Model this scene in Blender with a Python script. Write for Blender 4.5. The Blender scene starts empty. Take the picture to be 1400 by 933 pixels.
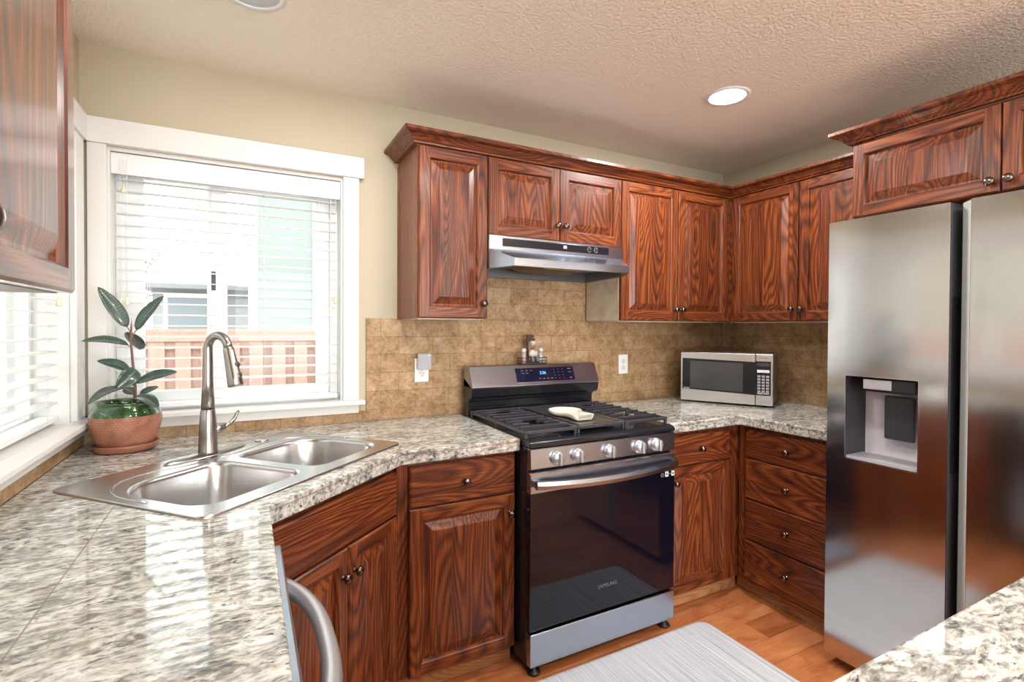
import bpy, bmesh, math, random
from mathutils import Vector, Matrix
C = bpy.context.scene.collection
PI = math.pi
R = math.radians
random.seed(7)

# ------------------------------------------------------------------ camera, world, lights, exposure
cam_d = bpy.data.cameras.new('camera')
cam = bpy.data.objects.new('camera', cam_d); C.objects.link(cam)
bpy.context.scene.camera = cam
F_PX, CX, CY, YAW, PITCH, ROLL = 693.39, 703.28, 456.685, 27.936, -0.754, 0.264
cam_d.sensor_fit = 'HORIZONTAL'; cam_d.sensor_width = 36.0
cam_d.lens = F_PX / 1400 * 36.0
cam_d.shift_x = (700 - CX) / 1400; cam_d.shift_y = (CY - 466.5) / 1400
cam_d.clip_start = 0.02; cam_d.clip_end = 200
cam.matrix_world = (Matrix.Translation((-2.8662, -2.3909, 1.3508)) @ Matrix.Rotation(R(-YAW), 4, 'Z')
                    @ Matrix.Rotation(R(PITCH), 4, 'X') @ Matrix.Rotation(R(90), 4, 'X') @ Matrix.Rotation(R(ROLL), 4, 'Z'))
sc = bpy.context.scene
sc.view_settings.view_transform = 'Standard'; sc.view_settings.look = 'None'
sc.view_settings.gamma = 1.0; sc.view_settings.use_curve_mapping = False
sc.view_settings.exposure = 0.0
try:
    sc.cycles.use_denoising = True
    sc.cycles.max_bounces = 10; sc.cycles.diffuse_bounces = 5; sc.cycles.glossy_bounces = 5
    sc.cycles.transparent_max_bounces = 12
    sc.cycles.sample_clamp_indirect = 8.0
except Exception:
    pass
W = bpy.data.worlds.new('sky'); sc.world = W; W.use_nodes = True
bgn = W.node_tree.nodes['Background']
bgn.inputs[0].default_value = (0.95, 0.98, 1.0, 1); bgn.inputs[1].default_value = 5.4
H = 2.3915            # ceiling height
XW = -3.40            # left wall
YS = -6.0             # wall behind the camera

def area(name, loc, rot, sx, sy, power, col, shape='RECTANGLE', spread=180):
    l = bpy.data.lights.new(name, 'AREA'); l.shape = shape; l.size = sx
    if shape in ('RECTANGLE', 'ELLIPSE'): l.size_y = sy
    l.energy = power; l.color = col; l.spread = R(spread)
    o = bpy.data.objects.new(name, l); C.objects.link(o); o.location = loc; o.rotation_euler = rot
    return o
# fill light added behind the camera, at an unseen opening in the rear wall
area('rear_fill_light', (-1.7, YS + 0.02, 1.25), (R(90), 0, 0), 2.6, 1.9, 140, (0.95, 0.98, 1.0))
# daylight through the two kitchen windows (set outside their panes, so the blinds still shade it)
for nm, loc, rot, sx, sy in (('window_daylight', (-2.9, 0.155, 1.5), (R(-90), 0, 0), 0.84, 1.0),
                             ('window_daylight', (XW - 0.155, -0.72, 1.5), (R(90), 0, R(-90)), 1.15, 1.0)):
    p = area(nm, loc, rot, sx, sy, 1, (1, 1, 1)); p.data.cycles.is_portal = True

# ------------------------------------------------------------------ materials
MATS = {}
def new_mat(name):
    m = bpy.data.materials.new(name); m.use_nodes = True
    nt = m.node_tree; b = nt.nodes['Principled BSDF']
    MATS[name] = m
    return m, nt, b
def pbr(name, col, rough=0.5, metal=0.0, emit=None, es=0.0, coat=0.0, spec=0.5):
    m, nt, b = new_mat(name)
    b.inputs['Base Color'].default_value = (*col, 1); b.inputs['Roughness'].default_value = rough
    b.inputs['Metallic'].default_value = metal; b.inputs['Specular IOR Level'].default_value = spec
    b.inputs['Coat Weight'].default_value = coat
    if emit:
        b.inputs['Emission Color'].default_value = (*emit, 1); b.inputs['Emission Strength'].default_value = es
    return m
class NT:
    def __init__(s, nt): s.nt = nt
    def n(s, typ, **kw):
        o = s.nt.nodes.new(typ)
        for k, v in kw.items():
            if k.startswith('i_'):
                key = k[2:]
                key = int(key) if key.isdigit() else key.replace('_', ' ')
                o.inputs[key].default_value = v
            else: setattr(o, k, v)
        return o
    def l(s, a, b): s.nt.links.new(a, b)
    def math(s, op, a, b=None):
        m = s.n('ShaderNodeMath', operation=op)
        for i, v in enumerate((a, b)):
            if v is None: continue
            if hasattr(v, 'links'): s.l(v, m.inputs[i])
            else: m.inputs[i].default_value = v
        return m.outputs[0]
    def vmath(s, op, a, b):
        m = s.n('ShaderNodeVectorMath', operation=op)
        for i, v in enumerate((a, b)):
            if hasattr(v, 'links'): s.l(v, m.inputs[i])
            else: m.inputs[i].default_value = v
        return m.outputs[0]
    def ramp(s, fac, stops, interp='LINEAR'):
        r = s.n('ShaderNodeValToRGB'); cr = r.color_ramp; cr.interpolation = interp
        while len(cr.elements) < len(stops): cr.elements.new(0.5)
        for e, (p, c) in zip(cr.elements, stops):
            e.position = p; e.color = (*c, 1) if len(c) == 3 else c
        s.l(fac, r.inputs[0]); return r.outputs[0]
    def mix(s, fac, a, b, blend='MIX'):
        m = s.n('ShaderNodeMix', data_type='RGBA', blend_type=blend)
        for i, v in ((0, fac), (6, a), (7, b)):
            if hasattr(v, 'links'): s.l(v, m.inputs[i])
            else: m.inputs[i].default_value = (*v, 1) if isinstance(v, tuple) and len(v) == 3 else v
        return m.outputs[2]
    def noise(s, vec, scale, detail=2, rough=0.5, dist=0.0):
        t = s.n('ShaderNodeTexNoise'); t.inputs['Scale'].default_value = scale; t.inputs['Detail'].default_value = detail
        t.inputs['Roughness'].default_value = rough; t.inputs['Distortion'].default_value = dist
        s.l(vec, t.inputs['Vector']); return t.outputs['Fac']
    def bump(s, h, strength, dist, target):
        b = s.n('ShaderNodeBump'); b.inputs['Strength'].default_value = strength; b.inputs['Distance'].default_value = dist
        s.l(h, b.inputs['Height']); s.l(b.outputs[0], target.inputs['Normal'])

def wood(name, axis, tint=1.0, dark=(0.017, 0.0055, 0.0035), mid=(0.130, 0.0285, 0.0085), light=(0.34, 0.098, 0.024), coat=0.18, rough=0.38, cr=0.2):
    m, nt, b = new_mat(name); g = NT(nt)
    tc = g.n('ShaderNodeTexCoord').outputs['Object']
    rnd = g.n('ShaderNodeObjectInfo').outputs['Random']
    off = g.n('ShaderNodeCombineXYZ')
    g.l(g.math('MULTIPLY', rnd, 37.0), off.inputs[0]); g.l(g.math('MULTIPLY', rnd, 91.0), off.inputs[1]); g.l(g.math('MULTIPLY', rnd, 53.0), off.inputs[2])
    # the panels are glued up from staves about 8 cm wide, each with its own figure
    sx = g.n('ShaderNodeSeparateXYZ'); g.l(tc, sx.inputs[0])
    stave = g.math('FLOOR', g.math('DIVIDE', g.math('ADD', sx.outputs[0 if axis == 'V' else 2], g.math('MULTIPLY', rnd, 0.5)), 0.083 if axis == 'V' else 0.21))
    jump = g.n('ShaderNodeCombineXYZ'); g.l(g.math('MULTIPLY', stave, 3.71), jump.inputs[1]); g.l(g.math('MULTIPLY', stave, 1.37), jump.inputs[2 if axis == 'V' else 0])
    v = g.vmath('ADD', g.vmath('ADD', tc, off.outputs[0]), jump.outputs[0])
    s = {'V': (1, 1, 0.15), 'H': (0.15, 1, 1)}[axis]
    f = {'V': (1, 1, 0.018), 'H': (0.018, 1, 1)}[axis]
    vs = g.vmath('MULTIPLY', v, s); vf = g.vmath('MULTIPLY', v, f)
    n1 = g.noise(vs, 5.2, 1.5, 0.35, 0.3)
    ring = g.math('PINGPONG', g.math('MULTIPLY', n1, 36.0), 0.5)
    ring = g.math('MULTIPLY', ring, 2.0)
    ring = g.math('POWER', ring, 1.7)
    fine = g.noise(vf, 260, 3, 0.7)
    broad = g.noise(vf, 14, 2, 0.5)
    val = g.math('ADD', g.math('MULTIPLY', ring, 0.25), g.math('MULTIPLY', fine, 0.80))
    val = g.math('ADD', val, g.math('MULTIPLY', broad, 0.34))
    col = g.ramp(val, [(0.40, light), (0.64, mid), (0.93, dark)])
    if tint != 1.0:
        col = g.mix(1.0, col, (tint, tint, tint), 'MULTIPLY')
    g.l(col, b.inputs['Base Color'])
    b.inputs['Roughness'].default_value = rough; b.inputs['Coat Weight'].default_value = coat; b.inputs['Coat Roughness'].default_value = cr
    b.inputs['Specular IOR Level'].default_value = 0.35
    g.bump(val, 0.12, 0.002, b)
    return m
WV = wood('stained_oak_upright', 'V'); WH = wood('stained_oak_level', 'H')
WVG = wood('glossy_oak_upright', 'V', coat=1.0, cr=0.14); WHG = wood('glossy_oak_level', 'H', coat=1.0, cr=0.14)
WS = wood('oak_veneer_side', 'V', dark=(0.12, 0.045, 0.028), mid=(0.22, 0.085, 0.05), light=(0.30, 0.12, 0.07), coat=0.1, rough=0.45)
WT = wood('toe_kick_oak', 'H', dark=(0.22, 0.095, 0.038), mid=(0.42, 0.20, 0.085), light=(0.52, 0.27, 0.12), coat=0.1)

def granite(name, joints):
    m, nt, b = new_mat(name); g = NT(nt)
    tc = g.n('ShaderNodeTexCoord').outputs['Object']
    mp = g.n('ShaderNodeMapping'); mp.inputs['Rotation'].default_value = (0.25, 0.2, R(-14)); mp.inputs['Scale'].default_value = (1.0, 2.1, 1.7)
    g.l(tc, mp.inputs[0]); v = mp.outputs[0]
    warp = g.n('ShaderNodeTexNoise'); warp.inputs['Scale'].default_value = 9; warp.inputs['Detail'].default_value = 2; g.l(v, warp.inputs['Vector'])
    sub = g.vmath('SUBTRACT', warp.outputs['Color'], (0.5, 0.5, 0.5)); sub = g.vmath('MULTIPLY', sub, (0.07, 0.07, 0.07))
    v2 = g.vmath('ADD', v, sub)
    n1 = g.math('ADD', g.math('MULTIPLY', g.noise(v2, 44, 4, 0.62), 0.72), g.math('MULTIPLY', g.noise(g.vmath('ADD', v2, (3.0, 9.0, 2.0)), 10, 3, 0.6), 0.42))
    n2 = g.noise(v2, 58, 3, 0.55)
    n3 = g.noise(v2, 13, 3, 0.55)
    n4 = g.noise(g.vmath('ADD', v2, (7.1, 3.3, 1.0)), 24, 3, 0.55)
    base = g.ramp(n1, [(0.40, (0.075, 0.077, 0.08)), (0.50, (0.23, 0.228, 0.205)), (0.585, (0.46, 0.452, 0.405)), (0.70, (0.66, 0.665, 0.635))])
    gold = g.ramp(n4, [(0.56, (0, 0, 0)), (0.68, (1, 1, 1))])
    base = g.mix(g.math('MULTIPLY', gold, 0.30), base, (0.46, 0.33, 0.17))
    blk = g.ramp(n2, [(0.36, (1, 1, 1)), (0.44, (0, 0, 0))])
    blk = g.math('MULTIPLY', blk, g.ramp(n3, [(0.36, (1, 1, 1)), (0.60, (0.25, 0.25, 0.25))]))
    base = g.mix(blk, base, (0.022, 0.021, 0.025))
    if joints:
        sx = g.n('ShaderNodeSeparateXYZ'); g.l(tc, sx.inputs[0]); X, Y = sx.outputs[0], sx.outputs[1]
        yy = g.math('ADD', Y, g.math('MULTIPLY', g.math('ADD', X, 3.0), 0.172))
        d1 = g.math('PINGPONG', g.math('ADD', yy, 1.13), 0.1535)
        ymask = g.math('LESS_THAN', yy, -1.02)
        l1 = g.math('MULTIPLY', g.math('LESS_THAN', d1, 0.0013), ymask)
        d2 = g.math('ABSOLUTE', g.math('ADD', X, 3.147))
        l2 = g.math('MULTIPLY', g.math('LESS_THAN', d2, 0.0016), g.math('LESS_THAN', Y, -0.86))
        ln = g.math('MAXIMUM', l1, l2)
        if joints == 2:
            d3 = g.math('PINGPONG', g.math('ADD', X, 0.35), 0.1535)
            ln = g.math('LESS_THAN', d3, 0.0012)
        base = g.mix(g.math('MULTIPLY', ln, 0.75), base, (0.16, 0.11, 0.065))
    g.l(base, b.inputs['Base Color'])
    b.inputs['Roughness'].default_value = 0.045; b.inputs['Specular IOR Level'].default_value = 0.95
    return m
GR = granite('speckled_granite', 1); GR2 = granite('speckled_granite_corner', 2); GRP = granite('speckled_granite_plain', 0)

def travertine():
    m, nt, b = new_mat('travertine_tile'); g = NT(nt)
    tc = g.n('ShaderNodeTexCoord').outputs['Object']      # x along the wall, y up
    br = g.n('ShaderNodeTexBrick'); br.offset = 0.5; br.offset_frequency = 2
    br.inputs['Scale'].default_value = 1.0; br.inputs['Brick Width'].default_value = 0.170; br.inputs['Row Height'].default_value = 0.0845
    br.inputs['Mortar Size'].default_value = 0.0014; br.inputs['Mortar Smooth'].default_value = 0.2; br.inputs['Bias'].default_value = 0.0
    br.inputs['Color1'].default_value = (0.30, 0.30, 0.30, 1); br.inputs['Color2'].default_value = (0.70, 0.70, 0.70, 1)
    br.inputs['Mortar'].default_value = (0.5, 0.5, 0.5, 1)
    g.l(tc, br.inputs['Vector'])
    n1 = g.noise(tc, 16, 5, 0.62, 0.6); n2 = g.noise(tc, 75, 4, 0.7)
    v = g.math('ADD', g.math('MULTIPLY', n1, 0.62), g.math('MULTIPLY', n2, 0.52))
    sep = g.n('ShaderNodeSeparateColor'); g.l(br.outputs['Color'], sep.inputs[0])
    v = g.math('ADD', v, g.math('MULTIPLY', g.math('SUBTRACT', sep.outputs[0], 0.5), 0.26))
    col = g.ramp(v, [(0.36, (0.19, 0.100, 0.042)), (0.52, (0.335, 0.205, 0.10)), (0.67, (0.45, 0.305, 0.17)), (0.84, (0.56, 0.44, 0.30))])
    col = g.mix(g.math('MULTIPLY', br.outputs['Fac'], 0.60), col, (0.12, 0.07, 0.035))
    g.l(col, b.inputs['Base Color']); b.inputs['Roughness'].default_value = 0.5; b.inputs['Specular IOR Level'].default_value = 0.3
    g.bump(g.math('SUBTRACT', g.math('MULTIPLY', v, 0.3), br.outputs['Fac']), 0.35, 0.002, b)
    return m
TR = travertine()

def plaster(name, col, scale, strength, dist):
    m, nt, b = new_mat(name); g = NT(nt)
    tc = g.n('ShaderNodeTexCoord').outputs['Object']
    n = g.noise(tc, scale, 3, 0.55)
    b.inputs['Base Color'].default_value = (*col, 1); b.inputs['Roughness'].default_value = 0.85; b.inputs['Specular IOR Level'].default_value = 0.2
    g.bump(g.ramp(n, [(0.40, (0, 0, 0)), (0.60, (1, 1, 1))]), strength, dist, b)
    return m
CEIL = plaster('textured_ceiling_paint', (0.89, 0.81, 0.70), 85, 0.5, 0.006)
WALL = plaster('khaki_wall_paint', (0.505, 0.445, 0.33), 120, 0.12, 0.002)

def floor_mat():
    m, nt, b = new_mat('hardwood_planks'); g = NT(nt)
    tc = g.n('ShaderNodeTexCoord').outputs['Object']
    br = g.n('ShaderNodeTexBrick'); br.offset = 0.37; br.offset_frequency = 2
    br.inputs['Scale'].default_value = 1.0; br.inputs['Brick Width'].default_value = 0.62; br.inputs['Row Height'].default_value = 0.122
    br.inputs['Mortar Size'].default_value = 0.0012; br.inputs['Bias'].default_value = 0.0
    br.inputs['Color1'].default_value = (0, 0, 0, 1); br.inputs['Color2'].default_value = (1, 1, 1, 1); br.inputs['Mortar'].default_value = (0.5, 0.5, 0.5, 1)
    g.l(tc, br.inputs['Vector'])
    sep = g.n('ShaderNodeSeparateColor'); g.l(br.outputs['Color'], sep.inputs[0])
    sh = g.n('ShaderNodeCombineXYZ'); g.l(g.math('MULTIPLY', sep.outputs[0], 9.0), sh.inputs[2])
    v = g.vmath('ADD', g.vmath('MULTIPLY', tc, (0.3, 1, 1)), sh.outputs[0])
    n1 = g.noise(v, 9, 4, 0.55, 1.2); n2 = g.noise(g.vmath('MULTIPLY', v, (0.2, 1, 1)), 120, 2, 0.5)
    val = g.math('ADD', g.math('MULTIPLY', n1, 0.8), g.math('MULTIPLY', n2, 0.2))
    val = g.math('ADD', val, g.math('MULTIPLY', g.math('SUBTRACT', sep.outputs[0], 0.5), 0.22))
    col = g.ramp(val, [(0.3, (0.24, 0.070, 0.022)), (0.5, (0.42, 0.145, 0.052)), (0.7, (0.54, 0.225, 0.09))])
    col = g.mix(g.math('MULTIPLY', br.outputs['Fac'], 0.6), col, (0.10, 0.03, 0.012))
    g.l(col, b.inputs['Base Color']); b.inputs['Roughness'].default_value = 0.28; b.inputs['Specular IOR Level'].default_value = 0.45
    return m
FLOOR = floor_mat()

def steel(name, col, rough, axis=None, aniso=0.0):
    m, nt, b = new_mat(name); g = NT(nt)
    b.inputs['Base Color'].default_value = (*col, 1); b.inputs['Metallic'].default_value = 1.0
    if axis:
        tc = g.n('ShaderNodeTexCoord').outputs['Object']
        n = g.noise(g.vmath('MULTIPLY', tc, axis), 300, 2, 0.6)
        r = g.n('ShaderNodeMapRange'); r.inputs['To Min'].default_value = rough * 0.8; r.inputs['To Max'].default_value = rough * 1.25
        g.l(n, r.inputs[0]); g.l(r.outputs[0], b.inputs['Roughness'])
    else:
        b.inputs['Roughness'].default_value = rough
    return m
ST_F = steel('fridge_brushed_steel', (0.58, 0.57, 0.565), 0.12, (1, 1, 0.02))
ST = steel('brushed_steel', (0.42, 0.455, 0.53), 0.22, (0.02, 1, 1))
ST_H = steel('hood_brushed_steel', (0.60, 0.67, 0.80), 0.22, (0.02, 1, 1))
ST_S = steel('sink_satin_steel', (0.56, 0.555, 0.55), 0.25)
NICKEL = steel('brushed_nickel', (0.38, 0.36, 0.345), 0.25)
KNOB = steel('dark_bronze_nickel', (0.16, 0.125, 0.11), 0.25)
ST_M = steel('microwave_satin_steel', (0.78, 0.78, 0.79), 0.30)
SATIN = pbr('satin_silver_knob', (0.55, 0.55, 0.57), 0.32, 0.75)
CHROME = steel('bright_steel_edge', (0.8, 0.8, 0.8), 0.12)
BLACK = pbr('black_enamel', (0.012, 0.012, 0.016), 0.18)
BLACKM = pbr('black_plastic', (0.012, 0.012, 0.015), 0.42)
IRON = pbr('cast_iron', (0.034, 0.034, 0.044), 0.24, spec=0.7)
GLASSB = pbr('black_oven_glass', (0.004, 0.004, 0.010), 0.045, spec=0.45)
GLASSP = pbr('smoky_microwave_window', (0.055, 0.055, 0.058), 0.08, spec=0.7)
DKGREY = pbr('dark_grey_plastic', (0.045, 0.045, 0.052), 0.35)
MIDGREY = pbr('grey_plastic', (0.36, 0.35, 0.37), 0.35)
WHITE = pbr('white_trim_paint', (0.71, 0.70, 0.675), 0.42)
VINYL = pbr('white_vinyl', (0.92, 0.93, 0.94), 0.35)
PLATE = pbr('white_plastic', (0.80, 0.80, 0.80), 0.3)
BEIGE = pbr('ivory_tassel', (0.72, 0.64, 0.47), 0.45)
CREAM = None
def worn_cream():
    m, nt, b = new_mat('cream_unfinished_panel'); g = NT(nt)
    tc = g.n('ShaderNodeTexCoord').outputs['Object']
    n = g.noise(tc, 9, 4, 0.6, 0.8)
    g.l(g.ramp(n, [(0.35, (0.62, 0.53, 0.38)), (0.6, (0.76, 0.69, 0.55))]), b.inputs['Base Color']); b.inputs['Roughness'].default_value = 0.4
    return m
CREAM = worn_cream()
def blind_mat():
    m, nt, b = new_mat('white_blind_slat'); g = NT(nt)
    out = nt.nodes['Material Output']
    b.inputs['Base Color'].default_value = (0.86, 0.86, 0.85, 1); b.inputs['Roughness'].default_value = 0.5
    t = g.n('ShaderNodeBsdfTranslucent'); t.inputs[0].default_value = (0.85, 0.85, 0.82, 1)
    mx = g.n('ShaderNodeMixShader'); mx.inputs[0].default_value = 0.5
    g.l(b.outputs[0], mx.inputs[1]); g.l(t.outputs[0], mx.inputs[2]); g.l(mx.outputs[0], out.inputs['Surface'])
    return m
SLAT = blind_mat()
def pane_mat():
    m, nt, b = new_mat('window_glass'); g = NT(nt); out = nt.nodes['Material Output']
    nt.nodes.remove(b)
    tr = g.n('ShaderNodeBsdfTransparent'); tr.inputs[0].default_value = (0.97, 0.99, 0.98, 1)
    gl = g.n('ShaderNodeBsdfGlossy'); gl.inputs['Roughness'].default_value = 0.01
    fr = g.n('ShaderNodeFresnel'); fr.inputs[0].default_value = 1.45
    mx = g.n('ShaderNodeMixShader'); g.l(g.math('MULTIPLY', fr.outputs[0], 0.25), mx.inputs[0]); g.l(tr.outputs[0], mx.inputs[1]); g.l(gl.outputs[0], mx.inputs[2])
    g.l(mx.outputs[0], out.inputs['Surface'])
    return m
PANE = pane_mat()
def clear_glass():
    m, nt, b = new_mat('clear_shaker_glass')
    b.inputs['Base Color'].default_value = (0.9, 0.9, 0.9, 1); b.inputs['Roughness'].default_value = 0.05
    b.inputs['Transmission Weight'].default_value = 0.6
    return m
SHAKER = clear_glass()
def terracotta():
    m, nt, b = new_mat('stamped_terracotta'); g = NT(nt)
    tc = g.n('ShaderNodeTexCoord').outputs['Object']
    sp = g.n('ShaderNodeSeparateXYZ'); g.l(tc, sp.inputs[0])
    ang = g.math('MULTIPLY', g.math('ARCTAN2', sp.outputs[1], sp.outputs[0]), 0.105)
    cb = g.n('ShaderNodeCombineXYZ'); g.l(ang, cb.inputs[0]); g.l(sp.outputs[2], cb.inputs[1])
    br = g.n('ShaderNodeTexBrick'); br.inputs['Scale'].default_value = 1; br.inputs['Brick Width'].default_value = 0.013; br.inputs['Row Height'].default_value = 0.0085
    br.inputs['Mortar Size'].default_value = 0.0008; g.l(cb.outputs[0], br.inputs['Vector'])
    n = g.noise(tc, 20, 3, 0.6)
    col = g.ramp(n, [(0.35, (0.28, 0.105, 0.06)), (0.6, (0.42, 0.18, 0.105))])
    col = g.mix(g.math('MULTIPLY', br.outputs['Fac'], 0.55), col, (0.10, 0.04, 0.025))
    g.l(col, b.inputs['Base Color']); b.inputs['Roughness'].default_value = 0.5
    g.bump(g.math('SUBTRACT', 1.0, br.outputs['Fac']), 0.5, 0.002, b)
    return m
TERRA = terracotta()
TERRAP = pbr('plain_terracotta', (0.27, 0.10, 0.06), 0.35)
def glaze():
    m, nt, b = new_mat('green_glaze'); g = NT(nt)
    tc = g.n('ShaderNodeTexCoord').outputs['Object']
    n = g.noise(tc, 18, 3, 0.6, 0.5)
    g.l(g.ramp(n, [(0.36, (0.012, 0.040, 0.010)), (0.54, (0.035, 0.085, 0.028)), (0.70, (0.20, 0.26, 0.16))]), b.inputs['Base Color'])
    b.inputs['Roughness'].default_value = 0.1; b.inputs['Coat Weight'].default_value = 0.5
    return m
GLAZE = glaze()
def leaf_mat():
    m, nt, b = new_mat('rubber_plant_leaf'); g = NT(nt)
    uv = g.n('ShaderNodeUVMap').outputs[0]
    sp = g.n('ShaderNodeSeparateXYZ'); g.l(uv, sp.inputs[0])
    mid = g.math('LESS_THAN', g.math('ABSOLUTE', g.math('SUBTRACT', sp.outputs[0], 0.5)), 0.03)
    w = g.n('ShaderNodeTexWave'); w.wave_type = 'BANDS'; w.bands_direction = 'Y'; w.inputs['Scale'].default_value = 5; w.inputs['Distortion'].default_value = 1.0
    g.l(uv, w.inputs['Vector'])
    col = g.mix(w.outputs['Fac'], (0.025, 0.05, 0.040), (0.05, 0.085, 0.066))
    col = g.mix(g.math('MULTIPLY', mid, 0.7), col, (0.17, 0.21, 0.15))
    g.l(col, b.inputs['Base Color']); b.inputs['Roughness'].default_value = 0.27; b.inputs['Coat Weight'].default_value = 0.2
    return m
LEAF = leaf_mat()
STEM = pbr('reddish_stem', (0.16, 0.07, 0.05), 0.5)
SOIL = pbr('potting_soil', (0.03, 0.02, 0.014), 0.9)
def mat_rug():
    m, nt, b = new_mat('striped_grey_mat'); g = NT(nt)
    tc = g.n('ShaderNodeTexCoord').outputs['Object']
    n = g.noise(g.vmath('MULTIPLY', tc, (1, 0.01, 0.0)), 120, 4, 0.85)
    n2 = g.noise(g.vmath('MULTIPLY', tc, (1, 1, 0)), 420, 2, 0.6)
    v = g.math('ADD', g.math('MULTIPLY', n, 0.8), g.math('MULTIPLY', n2, 0.2))
    g.l(g.ramp(v, [(0.38, (0.30, 0.32, 0.35)), (0.5, (0.47, 0.49, 0.525)), (0.62, (0.62, 0.64, 0.67))]), b.inputs['Base Color'])
    b.inputs['Roughness'].default_value = 0.7; g.bump(n2, 0.2, 0.002, b)
    return m
RUG = mat_rug()

# ------------------------------------------------------------------ mesh helpers
class MB:
    """Collects shapes into one mesh; every face carries a material slot."""
    def __init__(s): s.v = []; s.f = []; s.m = []; s.sm = []; s.uv = {}
    def add(s, vs, fs, mi=0, smooth=False, M=None):
        o = len(s.v)
        for p in vs:
            p = Vector(p)
            s.v.append(M @ p if M else p)
        for f in fs:
            s.f.append([i + o for i in f]); s.m.append(mi); s.sm.append(smooth)
        return s
    def box(s, x0, x1, y0, y1, z0, z1, mi=0, M=None):
        vs = [(x, y, z) for z in (z0, z1) for y in (y0, y1) for x in (x0, x1)]
        return s.add(vs, [(0, 2, 3, 1), (4, 5, 7, 6), (0, 1, 5, 4), (2, 6, 7, 3), (0, 4, 6, 2), (1, 3, 7, 5)], mi, False, M)
    def prism(s, pts, a0, a1, axis='x', mi=0, M=None, smooth=False):
        """Extrude a closed polygon along an axis. pts are the two other coordinates, in order."""
        n = len(pts)
        def mk(a, p):
            return {'x': (a, p[0], p[1]), 'y': (p[0], a, p[1]), 'z': (p[0], p[1], a)}[axis]
        vs = [mk(a0, p) for p in pts] + [mk(a1, p) for p in pts]
        area2 = sum(pts[i][0] * pts[(i + 1) % n][1] - pts[(i + 1) % n][0] * pts[i][1] for i in range(n))
        fl = (area2 > 0) != (axis == 'y')
        side = [(i, (i + 1) % n, n + (i + 1) % n, n + i) for i in range(n)]
        caps = [tuple(range(n - 1, -1, -1)), tuple(range(n, 2 * n))]
        if not fl:
            side = [f[::-1] for f in side]; caps = [c[::-1] for c in caps]
        if a1 < a0:
            side = [f[::-1] for f in side]; caps = [c[::-1] for c in caps]
        s.add(vs, caps, mi, False, M)
        o = len(s.v) - 2 * n
        for f in side: s.f.append([i + o for i in f]); s.m.append(mi); s.sm.append(smooth)
        return s
    def lathe(s, prof, n=24, mi=0, M=None, smooth=True, cap0=True, cap1=True):
        """Revolve (r, z) pairs about z."""
        vs = []
        for r, z in prof:
            for k in range(n):
                a = 2 * PI * k / n; vs.append((r * math.cos(a), r * math.sin(a), z))
        fs = []
        for i in range(len(prof) - 1):
            for k in range(n):
                k2 = (k + 1) % n
                fs.append((i * n + k, i * n + k2, (i + 1) * n + k2, (i + 1) * n + k))
        s.add(vs, fs, mi, smooth, M)
        o = len(s.v) - len(vs)
        if cap0: s.f.append([o + k for k in range(n - 1, -1, -1)]); s.m.append(mi); s.sm.append(False)
        if cap1: s.f.append([o + (len(prof) - 1) * n + k for k in range(n)]); s.m.append(mi); s.sm.append(False)
        return s
    def tube(s, pts, rad, n=12, mi=0, M=None, caps=True, flat=1.0):
        pts = [Vector(p) for p in pts]
        rads = rad if isinstance(rad, (list, tuple)) else [rad] * len(pts)
        vs = []; up = None
        for i, p in enumerate(pts):
            t = (pts[min(i + 1, len(pts) - 1)] - pts[max(i - 1, 0)]).normalized()
            if up is None:
                up = Vector((0, 0, 1)) if abs(t.z) < 0.9 else Vector((1, 0, 0))
            a = t.cross(up)
            if a.length < 1e-6: a = t.orthogonal()
            a.normalize(); b = a.cross(t).normalized(); up = b
            for k in range(n):
                an = 2 * PI * k / n
                vs.append(p + (a * math.cos(an) + b * math.sin(an) * flat) * rads[i])
        fs = []
        for i in range(len(pts) - 1):
            for k in range(n):
                k2 = (k + 1) % n
                fs.append((i * n + k, i * n + k2, (i + 1) * n + k2, (i + 1) * n + k))
        s.add(vs, fs, mi, True, M)
        if caps:
            o = len(s.v) - len(vs)
            s.f.append([o + k for k in range(n - 1, -1, -1)]); s.m.append(mi); s.sm.append(False)
            s.f.append([o + (len(pts) - 1) * n + k for k in range(n)]); s.m.append(mi); s.sm.append(False)
        return s
    def ball(s, c, r, mi=0, M=None, nu=14, nv=9):
        rx, ry, rz = r if isinstance(r, tuple) else (r, r, r)
        prof = [(math.sin(PI * i / nv), -math.cos(PI * i / nv)) for i in range(nv + 1)]
        T = Matrix.Translation(c) @ Matrix.Diagonal((rx, ry, rz, 1))
        return s.lathe([(max(a, 1e-4), b) for a, b in prof], nu, mi, (M @ T) if M else T, True, False, False)
    def build(s, name, mats, parent=None, loc=(0, 0, 0), rot=(0, 0, 0), bevel=0.0, seg=2, clean=False):
        me = bpy.data.meshes.new(name)
        me.from_pydata([tuple(v) for v in s.v], [], s.f)
        mats = mats if isinstance(mats, (list, tuple)) else [mats]
        for m in mats: me.materials.append(m)
        for p, mi, sm in zip(me.polygons, s.m, s.sm): p.material_index = mi; p.use_smooth = sm
        me.validate()
        if clean:
            bm = bmesh.new(); bm.from_mesh(me); bmesh.ops.remove_doubles(bm, verts=bm.verts, dist=1e-5)
            bmesh.ops.recalc_face_normals(bm, faces=bm.faces); bm.to_mesh(me); bm.free()
        o = bpy.data.objects.new(name, me); C.objects.link(o)
        o.location = loc; o.rotation_euler = rot
        if parent is not None: o.parent = parent
        if bevel > 0:
            b = o.modifiers.new('edge', 'BEVEL'); b.width = bevel; b.segments = seg; b.limit_method = 'ANGLE'; b.angle_limit = R(40)
            b.harden_normals = False
        return o
def tag(o, label=None, cat=None, group=None, kind=None):
    if label: o['label'] = label
    if cat: o['category'] = cat
    if group: o['group'] = group
    if kind: o['kind'] = kind
    return o
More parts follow.
